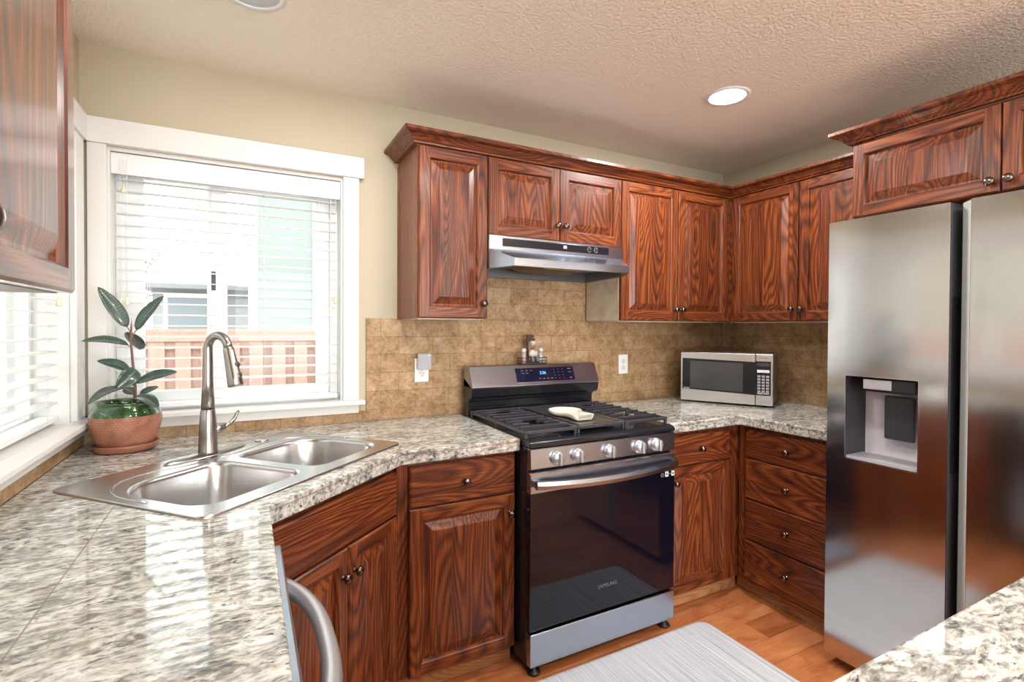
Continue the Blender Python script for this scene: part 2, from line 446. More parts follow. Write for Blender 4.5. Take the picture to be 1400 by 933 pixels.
def thing(name, label, cat, loc=(0, 0, 0), rotz=0, group=None):
    o = bpy.data.objects.new(name, None); C.objects.link(o); o.empty_display_size = 0.05
    o.location = loc; o.rotation_euler = (0, 0, rotz)
    return tag(o, label, cat, group)
def struct(o, label=None, cat=None):
    return tag(o, label, cat, None, 'structure')
def lettering(name, text, size, mat, parent, loc, rot, extrude=0.0004, align='CENTER'):
    cu = bpy.data.curves.new(name, 'FONT'); cu.body = text; cu.size = size; cu.extrude = extrude
    cu.align_x = align; cu.align_y = 'CENTER'
    cu.materials.append(mat)
    tmp = bpy.data.objects.new(name, cu); C.objects.link(tmp); bpy.context.view_layer.update()
    me = bpy.data.meshes.new_from_object(tmp.evaluated_get(bpy.context.evaluated_depsgraph_get())); me.name = name
    bpy.data.objects.remove(tmp); bpy.data.curves.remove(cu)
    if not me.materials: me.materials.append(mat)
    o = bpy.data.objects.new(name, me); C.objects.link(o); o.location = loc; o.rotation_euler = rot
    if parent is not None: o.parent = parent
    return o
def copy_tree(o, parent=None):
    c = o.copy(); C.objects.link(c)
    if parent is not None: c.parent = parent
    for ch in list(o.children): copy_tree(ch, c)
    return c

# ------------------------------------------------------------------ room shell
WT_ = 0.17
def wall_with_hole(name, u0, u1, holes, place, mat):
    """A thick wall lying along u (horizontal) from z=0 to H with rectangular holes (u0,u1,z0,z1). place(u, d, z) -> world; d = depth outward."""
    us = sorted({u0, u1, *[h[0] for h in holes], *[h[1] for h in holes]})
    zs = sorted({0, H, *[h[2] for h in holes], *[h[3] for h in holes]})
    mb = MB()
    for a, b in zip(us[:-1], us[1:]):
        for c, d in zip(zs[:-1], zs[1:]):
            um, zm = (a + b) / 2, (c + d) / 2
            if any(h[0] < um < h[1] and h[2] < zm < h[3] for h in holes): continue
            vs = [place(u, dd, z) for z in (c, d) for dd in (0, WT_) for u in (a, b)]
            mb.add(vs, [(0, 2, 3, 1), (4, 5, 7, 6), (0, 1, 5, 4), (2, 6, 7, 3), (0, 4, 6, 2), (1, 3, 7, 5)])
    o = mb.build(name, mat, clean=False)
    me = o.data; bm = bmesh.new(); bm.from_mesh(me)
    bmesh.ops.remove_doubles(bm, verts=bm.verts, dist=1e-5)
    dup = {}
    for f in bm.faces:
        k = tuple(round(x, 4) for x in f.calc_center_median()); dup.setdefault(k, []).append(f)
    kill = [f for fs in dup.values() if len(fs) > 1 for f in fs]
    bmesh.ops.delete(bm, geom=kill, context='FACES_ONLY')
    bmesh.ops.recalc_face_normals(bm, faces=bm.faces)
    bm.to_mesh(me); bm.free()
    return struct(o)
WZ0, WZ1 = 1.005, 2.018
WB = (-3.325, -2.474)          # opening in the back wall (x)
WL = (-1.30, -0.132)           # opening in the left wall (y)
wall_with_hole('wall_back', XW - WT_, 0.0, [(WB[0], WB[1], WZ0, WZ1)], lambda u, d, z: (u, d, z), WALL)
wall_with_hole('wall_left', YS, 0.0, [(WL[0], WL[1], WZ0, WZ1), (-5.0, -3.2, 0.9, 2.05)], lambda u, d, z: (XW - d, u, z), WALL)  # second hole: unseen opening added to bring more light onto the ceiling
struct(MB().box(0, 0.15, YS, WT_, 0, H).build('wall_right', WALL))
wall_with_hole('wall_front', XW - WT_, 0.15, [(-3.0, -0.4, 0.25, 2.15)], lambda u, d, z: (u, YS - d, z), WALL)  # unseen opening, added to hold the fill light
struct(MB().box(XW - WT_, 0.15, YS - WT_, WT_, -0.1, 0).build('floor', FLOOR))
struct(MB().box(XW - WT_, 0.15, YS - WT_, WT_, H, H + 0.12).build('ceiling', CEIL))

# tile splashback: local x along the wall, local y up, thickness to local +z
def splash(name, x0, x1, z0, z1, loc, rot, u0=None):
    mb = MB().box(x0, x1, z0, z1, 0.0, 0.010)
    o = mb.build(name, TR, None, loc, rot)
    return struct(o)
ZB = 1.388; ZC = 0.914
zz = ZB - 0.0845 * 6        # row origin
xo = -2.375 + 0.0655 - 0.170
splash('trim_1', -2.375 - xo, 0 - xo, ZC - zz + 0.0005, ZB - zz, (xo, 0, zz), (R(90), 0, 0))
splash('trim_2', XW - xo, -2.375 - xo, ZC - zz + 0.0005, 0.962 - zz, (xo, 0, zz), (R(90), 0, 0))
splash('trim_3', 0.0105, 1.19, ZC - zz + 0.0005, ZB - zz, (0, 0, zz), (R(90), 0, R(-90)))
splash('trim_4', 0.0, 2.6, ZC - zz + 0.0005, 0.962 - zz, (XW, -2.6 - 0.0105, zz), (R(90), 0, R(90)))
# splashback under the hood, up behind it
splash('trim_5', -1.895 - xo, -1.145 - xo, ZB - zz + 0.0002, 1.66 - zz, (xo, 0, zz), (R(90), 0, 0))

# ------------------------------------------------------------------ windows
def window(idx, w, place_loc, rotz, label, cas_left, cas_right, head_ext, stile_at):
    """Local frame: x along the wall to the right as seen from the room, -y into the room, wall face at y=0. Opening x 0..w."""
    z0, z1 = WZ0, WZ1
    t = thing('window_%d' % idx, label, 'window', place_loc, rotz); tag(t, kind='structure')
    # jamb lining
    mb = MB()
    mb.box(0, 0.012, 0, WT_, z0, z1); mb.box(w - 0.012, w, 0, WT_, z0, z1); mb.box(0.012, w - 0.012, 0, WT_, z1 - 0.012, z1)
    mb.box(0.012, w - 0.012, 0.0, WT_, z0, z0 + 0.008)
    mb.build('jamb', WHITE, t)
    cas = MB(); cas.box(-cas_left, 0.004, -0.02, 0, z0 + 0.012, z1 + 0.004); cas.build('casing', WHITE, t, bevel=0.002)
    cas = MB(); cas.box(w - 0.004, w + cas_right, -0.02, 0, z0 + 0.012, z1 + 0.004); cas.build('casing', WHITE, t, bevel=0.002)
    MB().box(-cas_left - head_ext[0], w + cas_right + head_ext[1], -0.028, 0, z1 + 0.004, z1 + 0.097).build('head_casing', WHITE, t, bevel=0.002)
    st = MB(); st.box(-cas_left - head_ext[0], w + cas_right + head_ext[1], -0.058, 0.0, z0 - 0.008, z0 + 0.012)
    st.build('stool', WHITE, t, bevel=0.004)
    MB().box(-cas_left, w + cas_right, -0.022, 0, z0 - 0.048, z0 - 0.008).build('apron', WHITE, t, bevel=0.002)
    # vinyl slider: outer frame, two sashes, panes
    fr = MB(); y0, y1 = 0.095, 0.165; f = 0.030
    fr.box(0.012, 0.012 + f, y0, y1, z0 + 0.008, z1 - 0.012); fr.box(w - 0.012 - f, w - 0.012, y0, y1, z0 + 0.008, z1 - 0.012)
    fr.box(0.012 + f, w - 0.012 - f, y0, y1, z1 - 0.012 - f, z1 - 0.012); fr.box(0.012 + f, w - 0.012 - f, y0, y1, z0 + 0.008, z0 + 0.008 + f)
    fr.build('frame', VINYL, t, bevel=0.002)
    a, b = 0.042, w - 0.042; m = stile_at
    for x0, x1, yy in ((a, m + 0.03, 0.102), (m - 0.045, b, 0.132)):
        sm = MB(); k = 0.058
        zz0, zz1 = z0 + 0.038, z1 - 0.042
        sm.box(x0, x0 + k, yy, yy + 0.028, zz0, zz1); sm.box(x1 - k, x1, yy, yy + 0.028, zz0, zz1)
        sm.box(x0 + k, x1 - k, yy, yy + 0.028, zz1 - 0.04, zz1); sm.box(x0 + k, x1 - k, yy, yy + 0.028, zz0, zz0 + 0.04)
        sash = sm.build('sash', VINYL, t, bevel=0.002)
        MB().box(x0 + k, x1 - k, yy + 0.012, yy + 0.016, zz0 + 0.04, zz1 - 0.04).build('pane', PANE, sash)
    MB().box(m - 0.028, m - 0.012, 0.094, 0.102, 1.50, 1.58).build('latch', DKGREY, t, bevel=0.002)
    return t
window(1, WB[1] - WB[0], (WB[0], 0, 0), 0, 'white trimmed window over the sink in the back wall', 0.052, 0.064, (0.015, 0.022), 0.36)
window(2, WL[1] - WL[0], (XW, WL[0], 0), R(90), 'white trimmed window beside the plant in the left wall', 0.09, 0.092, (0.018, 0.035), 0.58)

def blind(w, loc, rotz, label, cords, tassels, n=20):
    t = thing('window_blind', label, 'blind', loc, rotz)
    z1 = WZ1 - 0.013
    hr = MB(); hr.prism([(-0.034, z1 - 0.08), (-0.030, z1 - 0.08), (-0.026, z1 - 0.072), (-0.026, z1 - 0.002), (-0.038, z1 - 0.002), (-0.042, z1 - 0.012), (-0.038, z1 - 0.022), (-0.038, z1 - 0.06)], 0.001, w - 0.001, 'x')
    hr.build('valance', PLATE, t)
    MB().box(0.006, w - 0.006, -0.022, 0.03, z1 - 0.05, z1 - 0.004).build('head_rail', PLATE, t)
    pitch = 0.0432; zt = z1 - 0.095
    sl = MB()
    M0 = None
    for k in range(n):
        z = zt - pitch * k
        T = Matrix.Translation((0, 0.002, z)) @ Matrix.Rotation(R(3), 4, 'X')
        sl.add([(0.010, -0.025, -0.001), (w - 0.010, -0.025, -0.001), (w - 0.010, 0, 0.0015), (0.010, 0, 0.0015), (0.010, 0.025, -0.001), (w - 0.010, 0.025, -0.001),
                (0.010, -0.025, 0.0015), (w - 0.010, -0.025, 0.0015), (w - 0.010, 0, 0.004), (0.010, 0, 0.004), (0.010, 0.025, 0.0015), (w - 0.010, 0.025, 0.0015)],
               [(0, 3, 2, 1), (3, 4, 5, 2), (6, 7, 8, 9), (9, 8, 11, 10), (0, 1, 7, 6), (4, 10, 11, 5), (0, 6, 9, 3), (3, 9, 10, 4), (1, 2, 8, 7), (2, 5, 11, 8)], 0, False, T)
    sl.build('slats', SLAT, t)
    zb = WZ0 + 0.022
    MB().box(0.010, w - 0.010, -0.024, 0.026, zb, zb + 0.018).build('bottom_rail', PLATE, t, bevel=0.003)
    for x in cords:
        cm = MB()
        for yy in (-0.026, 0.029): cm.tube([(x, yy, z1 - 0.05), (x, yy, zb + 0.01)], 0.0007, 5)
        cm.build('ladder_cord', PLATE, t)
    for x, z in tassels:
        cm = MB().tube([(x, -0.046, z1 - 0.03), (x, -0.046, z + 0.02)], 0.0008, 5)
        cd = cm.build('pull_cord', PLATE, t)
        MB().lathe([(0.003, 0.024), (0.0055, 0.020), (0.0045, 0.012), (0.008, 0.004), (0.009, -0.004), (0.007, -0.008)][::-1], 12, M=Matrix.Translation((x, -0.046, z))).build('tassel', BEIGE, cd)
    return t
wB = WB[1] - WB[0] - 0.024
blind(wB, (WB[0] + 0.012, 0.050, 0), 0, 'white slatted blind hanging in the window over the sink', (0.11, 0.52, 0.735),
      ((0.040, 1.86), (0.030, 1.425), (0.050, 1.435), (0.805, 1.46), (0.785, 1.425)))
wL = WL[1] - WL[0] - 0.024
blind(wL, (XW - 0.050, WL[0] + 0.012, 0), R(90), 'white slatted blind hanging in the window left of the plant', (0.12, 0.56, 1.02), ((1.06, 1.42), (0.06, 1.44)))

# ------------------------------------------------------------------ cabinets
def knob_mb(M):
    mb = MB()
    mb.lathe([(0.0095, 0.0), (0.0095, 0.002), (0.006, 0.004), (0.0055, 0.011), (0.009, 0.014), (0.0145, 0.018), (0.0155, 0.022), (0.013, 0.027), (0.007, 0.0298), (0.001, 0.0305)], 20, 0, M)
    return mb
def add_knob(parent, x, z, y):
    M = Matrix.Translation((x, y, z)) @ Matrix.Rotation(R(90), 4, 'X')
    return knob_mb(M).build('knob', KNOB, parent)
T_ = 0.02
def door(parent, x0, x1, z0, z1, knob=None, sw=0.054, y=0.0, bv=0.034, mats=None):
    """Frame and raised panel door in the parent's frame, back at y, front at y - T_. Slot 0 upright grain, 1 level grain."""
    mb = MB(); e = 0.004; yf = y - T_
    q = lambda i, yy: [(x0 + i, yy, z0 + i), (x1 - i, yy, z0 + i), (x1 - i, yy, z1 - i), (x0 + i, yy, z1 - i)]
    def ring(a, b, mats):
        o = a + b
        mb.add(o, [(0, 1, 5, 4)], mats[1]); mb.add(o, [(1, 2, 6, 5)], mats[0]); mb.add(o, [(2, 3, 7, 6)], mats[1]); mb.add(o, [(3, 0, 4, 7)], mats[0])
    mb.add(q(0, y), [(3, 2, 1, 0)], 0)
    ring(q(0, y), q(0, yf + e), (0, 1)); ring(q(0, yf + e), q(e, yf), (0, 1))
    X0, X1, Z0, Z1 = x0 + e, x1 - e, z0 + e, z1 - e; i = sw - 0.008
    a0, a1, b0, b1 = x0 + i, x1 - i, z0 + i, z1 - i
    mb.add([(X0, yf, Z0), (a0, yf, Z0), (a0, yf, Z1), (X0, yf, Z1)], [(0, 1, 2, 3)], 0)
    mb.add([(a1, yf, Z0), (X1, yf, Z0), (X1, yf, Z1), (a1, yf, Z1)], [(0, 1, 2, 3)], 0)
    mb.add([(a0, yf, Z0), (a1, yf, Z0), (a1, yf, b0), (a0, yf, b0)], [(0, 1, 2, 3)], 1)
    mb.add([(a0, yf, b1), (a1, yf, b1), (a1, yf, Z1), (a0, yf, Z1)], [(0, 1, 2, 3)], 1)
    ring(q(i, yf), q(sw - 0.004, yf + 0.003), (0, 1)); ring(q(sw - 0.004, yf + 0.003), q(sw, yf + 0.0115), (0, 1))
    ring(q(sw, yf + 0.0115), q(sw + 0.006, yf + 0.0115), (0, 0)); ring(q(sw + 0.006, yf + 0.0115), q(sw + bv, yf + 0.002), (0, 0))
    ring(q(sw + bv, yf + 0.002), q(sw + bv + 0.003, yf + 0.001), (0, 0))
    mb.add(q(sw + bv + 0.003, yf + 0.001), [(0, 1, 2, 3)], 0)
    d = mb.build('door', mats or [WV, WH], parent)
    if knob: add_knob(d, knob[0], knob[1], yf)
    return d
def drawer(parent, x0, x1, z0, z1, knob=True, y=0.0, name='drawer'):
    mb = MB(); e = 0.007; yf = y - T_
    mb.box(x0, x1, y - T_ + 0.005, y, z0, z1)
    a = [(x0, yf + 0.005, z0), (x1, yf + 0.005, z0), (x1, yf + 0.005, z1), (x0, yf + 0.005, z1)]
    b = [(x0 + e, yf, z0 + e), (x1 - e, yf, z0 + e), (x1 - e, yf, z1 - e), (x0 + e, yf, z1 - e)]
    mb.add(a + b, [(0, 1, 5, 4), (1, 2, 6, 5), (2, 3, 7, 6), (3, 0, 4, 7), (4, 5, 6, 7)])
    d = mb.build(name, WH, parent)
    if knob: add_knob(d, (x0 + x1) / 2, (z0 + z1) / 2, yf)
    return d
def cabinet(name, label, loc, rotz, x0, x1, dep, z0, z1, group=None):
    """Carcass: local y=0 is the face frame's front, the box runs to +y."""
    t = thing(name, label, 'cabinet', loc, rotz, group)
    mb = MB()
    mb.box(x0, x1, 0.0, dep, z0, z1)
    mb.build('carcass', WV, t, bevel=0.0012, seg=1)
    return t
FY = -0.297      # face frame plane of the upper run
UZ0, UZ1 = 1.388, 2.121
t = cabinet('upper_cabinet', 'tall single-door oak wall cabinet beside the sink window', (0, FY, 0), 0, -2.222, -1.902, -FY - 0.002, UZ0, UZ1)
MB().box(-2.2245, -2.2222, 0.002, -FY - 0.002, UZ0, UZ1).build('side_panel', WS, t)
MB().box(-2.23, -2.222, -FY - 0.014, -FY - 0.003, UZ0, UZ1 - 0.02).build('scribe_strip', WS, t)
MB().box(-2.215, -1.91, 0.01, 0.29, UZ0 - 0.004, UZ0 - 0.0005).build('bottom_panel', CREAM, t)
door(t, -2.221, -1.9045, UZ0 + 0.002, UZ1 - 0.003, (-1.9265, 1.456))
t = cabinet('upper_cabinet', 'short two-door oak wall cabinet directly above the range hood', (0, FY, 0), 0, -1.9005, -1.1385, -FY - 0.002, 1.7675, UZ1)
door(t, -1.899, -1.5195, 1.7685, UZ1 - 0.003, (-1.540, 1.840)); door(t, -1.5155, -1.1395, 1.7685, UZ1 - 0.003, (-1.494, 1.840))
t = cabinet('upper_cabinet', 'two-door oak wall cabinet between the hood and the room corner', (0, FY, 0), 0, -1.137, -0.2985, -FY - 0.002, UZ0, UZ1)
MB().box(-1.1395, -1.1372, 0.002, -FY - 0.012, UZ0, 1.764).build('side_panel', CREAM, t)['label'] = 'cream unfinished side panel below the hood'
MB().box(-1.13, -0.31, 0.01, 0.29, UZ0 - 0.004, UZ0 - 0.0005).build('bottom_panel', CREAM, t)
door(t, -1.1355, -0.7365, UZ0 + 0.002, UZ1 - 0.003, (-0.758, 1.452)); door(t, -0.7315, -0.334, UZ0 + 0.002, UZ1 - 0.003, (-0.710, 1.452))
# right wall run: local x = -y
RR = R(-90)
t = cabinet('upper_cabinet', 'two-door oak wall cabinet on the right wall above the microwave', (FY, 0, 0), RR, 0.003, 1.1755, -FY - 0.002, UZ0, UZ1)
MB().box(0.30, 1.16, 0.01, 0.29, UZ0 - 0.004, UZ0 - 0.0005).build('bottom_panel', CREAM, t)
door(t, 0.333, 0.7365, UZ0 + 0.002, UZ1 - 0.003, (0.713, 1.452)); door(t, 0.7415, 1.15, UZ0 + 0.002, UZ1 - 0.003, (0.763, 1.452))
t = cabinet('upper_cabinet', 'deep two-door oak cabinet directly over the refrigerator', (-0.62, 0, 0), RR, 1.178, 2.12, 0.618, 1.811, 2.118)
door(t, 1.18, 1.647, 1.813, 2.108, (1.625, 1.848), sw=0.05); door(t, 1.651, 2.118, 1.813, 2.108, (1.673, 1.848), sw=0.05)
# wall cabinet close to the camera on the left wall
t = cabinet('upper_cabinet', 'large grey-lit oak wall cabinet at the upper left, hung on the left wall', (-3.103, 0, 0), R(90), -2.30, -1.443, 0.296, 1.396, 2.30)
door(t, -1.800, -1.4445, 1.397, 2.298, (-1.789, 1.446), sw=0.040, bv=0.030, mats=[WVG, WHG]); door(t, -2.298, -1.804, 1.397, 2.298, (-2.276, 1.448), sw=0.040, bv=0.030, mats=[WVG, WHG])

# crown moulding
def sweep(prof, path, flip=False):
    """Sweep (out, z) profile along a plan path of (x, y, nx, ny) corners with mitre normals."""
    mb = MB(); n = len(prof)
    for (x, y, nx, ny) in path:
        mb.v += [Vector((x + nx * o, y + ny * o, z)) for o, z in prof]
    for i in range(len(path) - 1):
        for k in range(n):
            k2 = (k + 1) % n
            f = [i * n + k, i * n + k2, (i + 1) * n + k2, (i + 1) * n + k]
            mb.f.append(f); mb.m.append(0); mb.sm.append(False)
    mb.f.append(list(range(n))); mb.m.append(0); mb.sm.append(False)
    mb.f.append([(len(path) - 1) * n + k for k in range(n - 1, -1, -1)]); mb.m.append(0); mb.sm.append(False)
    return mb
def crown_prof(z): return [(0.001, z + 0.0005), (0.022, z + 0.0005), (0.024, z + 0.007), (0.030, z + 0.010), (0.036, z + 0.018), (0.050, z + 0.030), (0.066, z + 0.036), (0.071, z + 0.040), (0.071, z + 0.052), (0.001, z + 0.052)]
zc_ = UZ1 - 0.003 + 0.001
p = [(-2.2225, -0.003, -1, 0), (-2.2225, FY, -1, -1), (FY, FY, -1, -1), (FY, -1.1765, -1, 0)]
o = sweep(crown_prof(zc_ + 0.0025), p).build('crown_moulding', WH, clean=True)
tag(o, 'stepped oak crown moulding running along the tops of the corner wall cabinets', 'moulding')
p = [(-0.372, -1.1782, 0, 1), (-0.62, -1.178, -1, 1), (-0.62, -2.12, -1, 0)]
o = sweep(crown_prof(2.118), p).build('crown_moulding', WH, clean=True)
tag(o, 'stepped oak crown moulding on top of the cabinet over the refrigerator', 'moulding')

# base cabinets
BZ0, BZ1 = 0.075, 0.8655
t = cabinet('base_cabinet', 'oak base cabinet with one drawer and one door left of the range', (0, -0.60, 0), 0, -2.392, -1.916, 0.585, BZ0, BZ1)
drawer(t, -2.348, -1.920, 0.6945, 0.847); door(t, -2.348, -1.920, 0.078, 0.6905, (-1.944, 0.617), sw=0.052)
MB().box(-2.39, -1.918, 0.024, 0.04, 0.0, BZ0).build('toe_kick', WT, t)
# corner sink cabinet, turned 42 degrees
DA = 42.078; d_ = Vector((math.cos(R(DA)), math.sin(R(DA)))); n_ = Vector((-d_.y, d_.x))
A_ = Vector((-2.8105, -1.033)); B_ = Vector((-2.3863, -0.650))
fo = A_ + n_ * 0.041            # face frame plane (doors 20 mm proud)
t = thing('base_cabinet', 'angled oak corner cabinet with a pair of doors under the sink', 'cabinet', (fo.x, fo.y, 0), R(DA))
mb = MB(); mb.prism([(-0.004, 0), (0.592, 0), (0.50, 0.10), (0.10, 0.10)], BZ0, BZ1 - 0.22, 'z'); mb.prism([(-0.004, 0), (0.592, 0), (0.575, 0.018), (0.02, 0.018)], BZ1 - 0.22, BZ1, 'z')
mb.build('carcass', WV, t)
drawer(t, 0.006, 0.580, 0.688, 0.843, False, name='false_drawer_front')
door(t, 0.006, 0.3125, 0.080, 0.681, (0.287, 0.600), sw=0.050); door(t, 0.3165, 0.580, 0.080, 0.681, (0.342, 0.600), sw=0.050)
MB().box(0.02, 0.57, 0.03, 0.045, 0, BZ0).build('toe_kick', WT, t)
t = cabinet('base_cabinet', 'oak base cabinet with one drawer and one door right of the range', (0, -0.635, 0), 0, -1.150, -0.6265, 0.62, BZ0, BZ1)
drawer(t, -1.136, -0.716, 0.6965, 0.845); door(t, -1.136, -0.716, 0.088, 0.6915, (-1.096, 0.624), sw=0.050)
MB().box(-1.150, -0.60, 0.036, 0.05, 0.0, BZ0).build('toe_kick', WT, t)
t = cabinet('base_cabinet', 'four-drawer oak base cabinet on the right wall beside the refrigerator', (-0.625, 0, 0), RR, 0.636, 1.165, 0.61, BZ0, BZ1)
for z0, z1 in ((0.7015, 0.847), (0.497, 0.6975), (0.2925, 0.493), (0.090, 0.2885)): drawer(t, 0.685, 1.142, z0, z1)
MB().box(0.60, 1.165, 0.04, 0.05, 0.0, BZ0).build('toe_kick', WT, t)
# peninsula base, seen in the oven glass
t = cabinet('base_cabinet', 'oak base cabinet row carrying the peninsula counter at the lower right', (0, -2.06, 0), R(180), 1.53, 2.80, 0.55, BZ0, BZ1)
for i in range(3):
    x0 = 1.545 + i * 0.418; drawer(t, x0, x0 + 0.412, 0.697, 0.845); door(t, x0, x0 + 0.412, 0.085, 0.692, (x0 + 0.385, 0.62))
MB().box(1.53, 2.80, 0.04, 0.055, 0, BZ0).build('toe_kick', WT, t)

# ------------------------------------------------------------------ counters
CT = 0.0475
def edge_profile_strip(mb, pts, z1, th):
    pass
def counter(name, poly, label, mat, hole=None, front=None):
    """Slab from a plan polygon (counter-clockwise), with an optional inner hole polygon; front = plan polyline with tiled edging."""
    bm = bmesh.new()
    z = ZC
    outer = [bm.verts.new((x, y, z)) for x, y in poly]
    edges = [bm.edges.new((outer[i], outer[(i + 1) % len(outer)])) for i in range(len(outer))]
    if hole:
        inner = [bm.verts.new((x, y, z)) for x, y in hole]
        edges += [bm.edges.new((inner[i], inner[(i + 1) % len(inner)])) for i in range(len(inner))]
    bmesh.ops.triangle_fill(bm, use_beauty=True, use_dissolve=False, edges=edges)
    for f in bm.faces:
        if f.normal.z < 0: f.normal_flip()
    top = list(bm.faces)
    r = bmesh.ops.extrude_face_region(bm, geom=top)
    vs = [g for g in r['geom'] if isinstance(g, bmesh.types.BMVert)]
    bmesh.ops.translate(bm, verts=vs, vec=(0, 0, -CT))
    bmesh.ops.recalc_face_normals(bm, faces=bm.faces)
    me = bpy.data.meshes.new(name); bm.to_mesh(me); bm.free(); me.materials.append(mat)
    o = bpy.data.objects.new(name, me); C.objects.link(o)
    b = o.modifiers.new('edge', 'BEVEL'); b.width = 0.005; b.segments = 3; b.limit_method = 'ANGLE'; b.angle_limit = R(50)
    if front:
        # grout joint between the top tiles and the edge strip
        mb = MB()
        for (xa, ya), (xb, yb) in zip(front[:-1], front[1:]):
            d = Vector((xb - xa, yb - ya)); L = d.length; d.normalize(); nn = Vector((d.y, -d.x)) * 0.0006
            q = [(xa, ya), (xb, yb)]
            mb.add([(xa + nn.x, ya + nn.y, z - 0.0135), (xb + nn.x, yb + nn.y, z - 0.0135), (xb + nn.x, yb + nn.y, z - 0.0118), (xa + nn.x, ya + nn.y, z - 0.0118),
                    (xa - nn.x, ya - nn.y, z - 0.0135), (xb - nn.x, yb - nn.y, z - 0.0135), (xb - nn.x, yb - nn.y, z - 0.0118), (xa - nn.x, ya - nn.y, z - 0.0118)],
                   [(0, 1, 2, 3), (7, 6, 5, 4), (0, 4, 5, 1), (3, 2, 6, 7)])
        mb.build('grout_line', pbr('brown_grout', (0.20, 0.11, 0.06), 0.8) if 'brown_grout' not in MATS else MATS['brown_grout'], o)
    tag(o, label, 'countertop')
    return o
# sink frame
SC = Vector((-2.8375, -0.594))
def SL(d, n): p = SC + d_ * d + n_ * n; return (p.x, p.y)
hole = [SL(-0.385, -0.26), SL(0.385, -0.26), SL(0.385, 0.185), SL(-0.385, 0.185)]
XL = -2.815
fl = [(XL, -2.024), (XL, -1.033), (-2.3863, -0.650), (-1.9145, -0.650)]
poly = [(XW + 0.0108, -2.70), (-1.53, -2.70), (-1.53, -2.024), (XL, -2.024), (XL, -1.033), (-2.3863, -0.650), (-1.9145, -0.650), (-1.9145, -0.0105), (XW + 0.0108, -0.0105)]
counter('countertop', poly, 'long tiled granite counter holding the sink, running round to the lower right', GR, hole, fl)
poly = [(-1.150, -0.0105), (-1.150, -0.687), (-0.682, -0.682), (-0.662, -1.172), (-0.0105, -1.172), (-0.0105, -0.0105)]
counter('countertop', poly, 'granite corner counter under the microwave, right of the range', GR2, None, [(-1.150, -0.687), (-0.682, -0.682), (-0.662, -1.172)])

# ------------------------------------------------------------------ sink and faucet
def rrect(x0, x1, y0, y1, r, n=8):
    """Rounded rectangle, ccw; r = four radii (bl, br, tr, tl)."""
    pts = []
    for (cx, cy, a0), rr in zip(((x0, y0, 180), (x1, y0, 270), (x1, y1, 0), (x0, y1, 90)), r):
        ox = cx + (rr if cx == x0 else -rr); oy = cy + (rr if cy == y0 else -rr)
        for k in range(n + 1):
            a = R(a0 + 90 * k / n); pts.append((ox + rr * math.cos(a), oy + rr * math.sin(a)))
    return pts
t = thing('kitchen_sink', 'double-bowl stainless steel drop-in sink set across the counter corner', 'sink', (SC.x, SC.y, ZC), R(DA))
bm = bmesh.new()
zt = 0.0065
out = rrect(-0.402, 0.402, -0.277, 0.277, (0.03, 0.03, 0.03, 0.03), 5)
b1 = rrect(-0.362, -0.020, -0.224, 0.130, (0.075, 0.055, 0.055, 0.13))
b2 = rrect(0.020, 0.362, -0.224, 0.130, (0.055, 0.075, 0.13, 0.055))
ov = [bm.verts.new((x, y, zt)) for x, y in out]; es = [bm.edges.new((ov[i], ov[(i + 1) % len(ov)])) for i in range(len(ov))]
loops = []
for bp_ in (b1, b2):
    iv = [bm.verts.new((x, y, zt)) for x, y in bp_]; loops.append((iv, bp_))
    es += [bm.edges.new((iv[i], iv[(i + 1) % len(iv)])) for i in range(len(iv))]
bmesh.ops.triangle_fill(bm, use_beauty=True, use_dissolve=False, edges=es)
for f in bm.faces:
    if f.normal.z < 0: f.normal_flip()
def shell(prev, rings):
    for rg in rings:
        cur = [bm.verts.new(p) for p in rg]
        for i in range(len(cur)):
            j = (i + 1) % len(cur)
            f = bm.faces.new((prev[i], prev[j], cur[j], cur[i])); f.smooth = True
        prev = cur
    return prev
def inset(pts, k, z):
    cx = sum(p[0] for p in pts) / len(pts); cy = sum(p[1] for p in pts) / len(pts)
    w = (max(p[0] for p in pts) - min(p[0] for p in pts)) / 2; h = (max(p[1] for p in pts) - min(p[1] for p in pts)) / 2
    return [(cx + (x - cx) * (1 - k / w), cy + (y - cy) * (1 - k / h), z) for x, y in pts]
for iv, pts in loops:
    rings = [inset(pts, 0.003, zt - 0.001), inset(pts, 0.007, zt - 0.006), inset(pts, 0.009, zt - 0.015), inset(pts, 0.017, -0.13), inset(pts, 0.026, -0.158), inset(pts, 0.045, -0.172), inset(pts, 0.10, -0.178)]
    last = shell(iv, rings)
    f = bm.faces.new(last); f.smooth = True
rim = shell(ov, [[(x * 1.003, y * 1.004, zt - 0.002) for x, y in out], [(x * 1.005, y * 1.007, 0.0006) for x, y in out]])
bmesh.ops.recalc_face_normals(bm, faces=bm.faces)
me = bpy.data.meshes.new('basin'); bm.to_mesh(me); bm.free(); me.materials.append(ST_S)
# make sure the deck faces up
o = bpy.data.objects.new('basin', me); C.objects.link(o); o.parent = t
if max(me.polygons, key=lambda p: p.area if abs(p.normal.z) > 0.9 and p.center.z > 0 else 0).normal.z < 0: me.flip_normals()
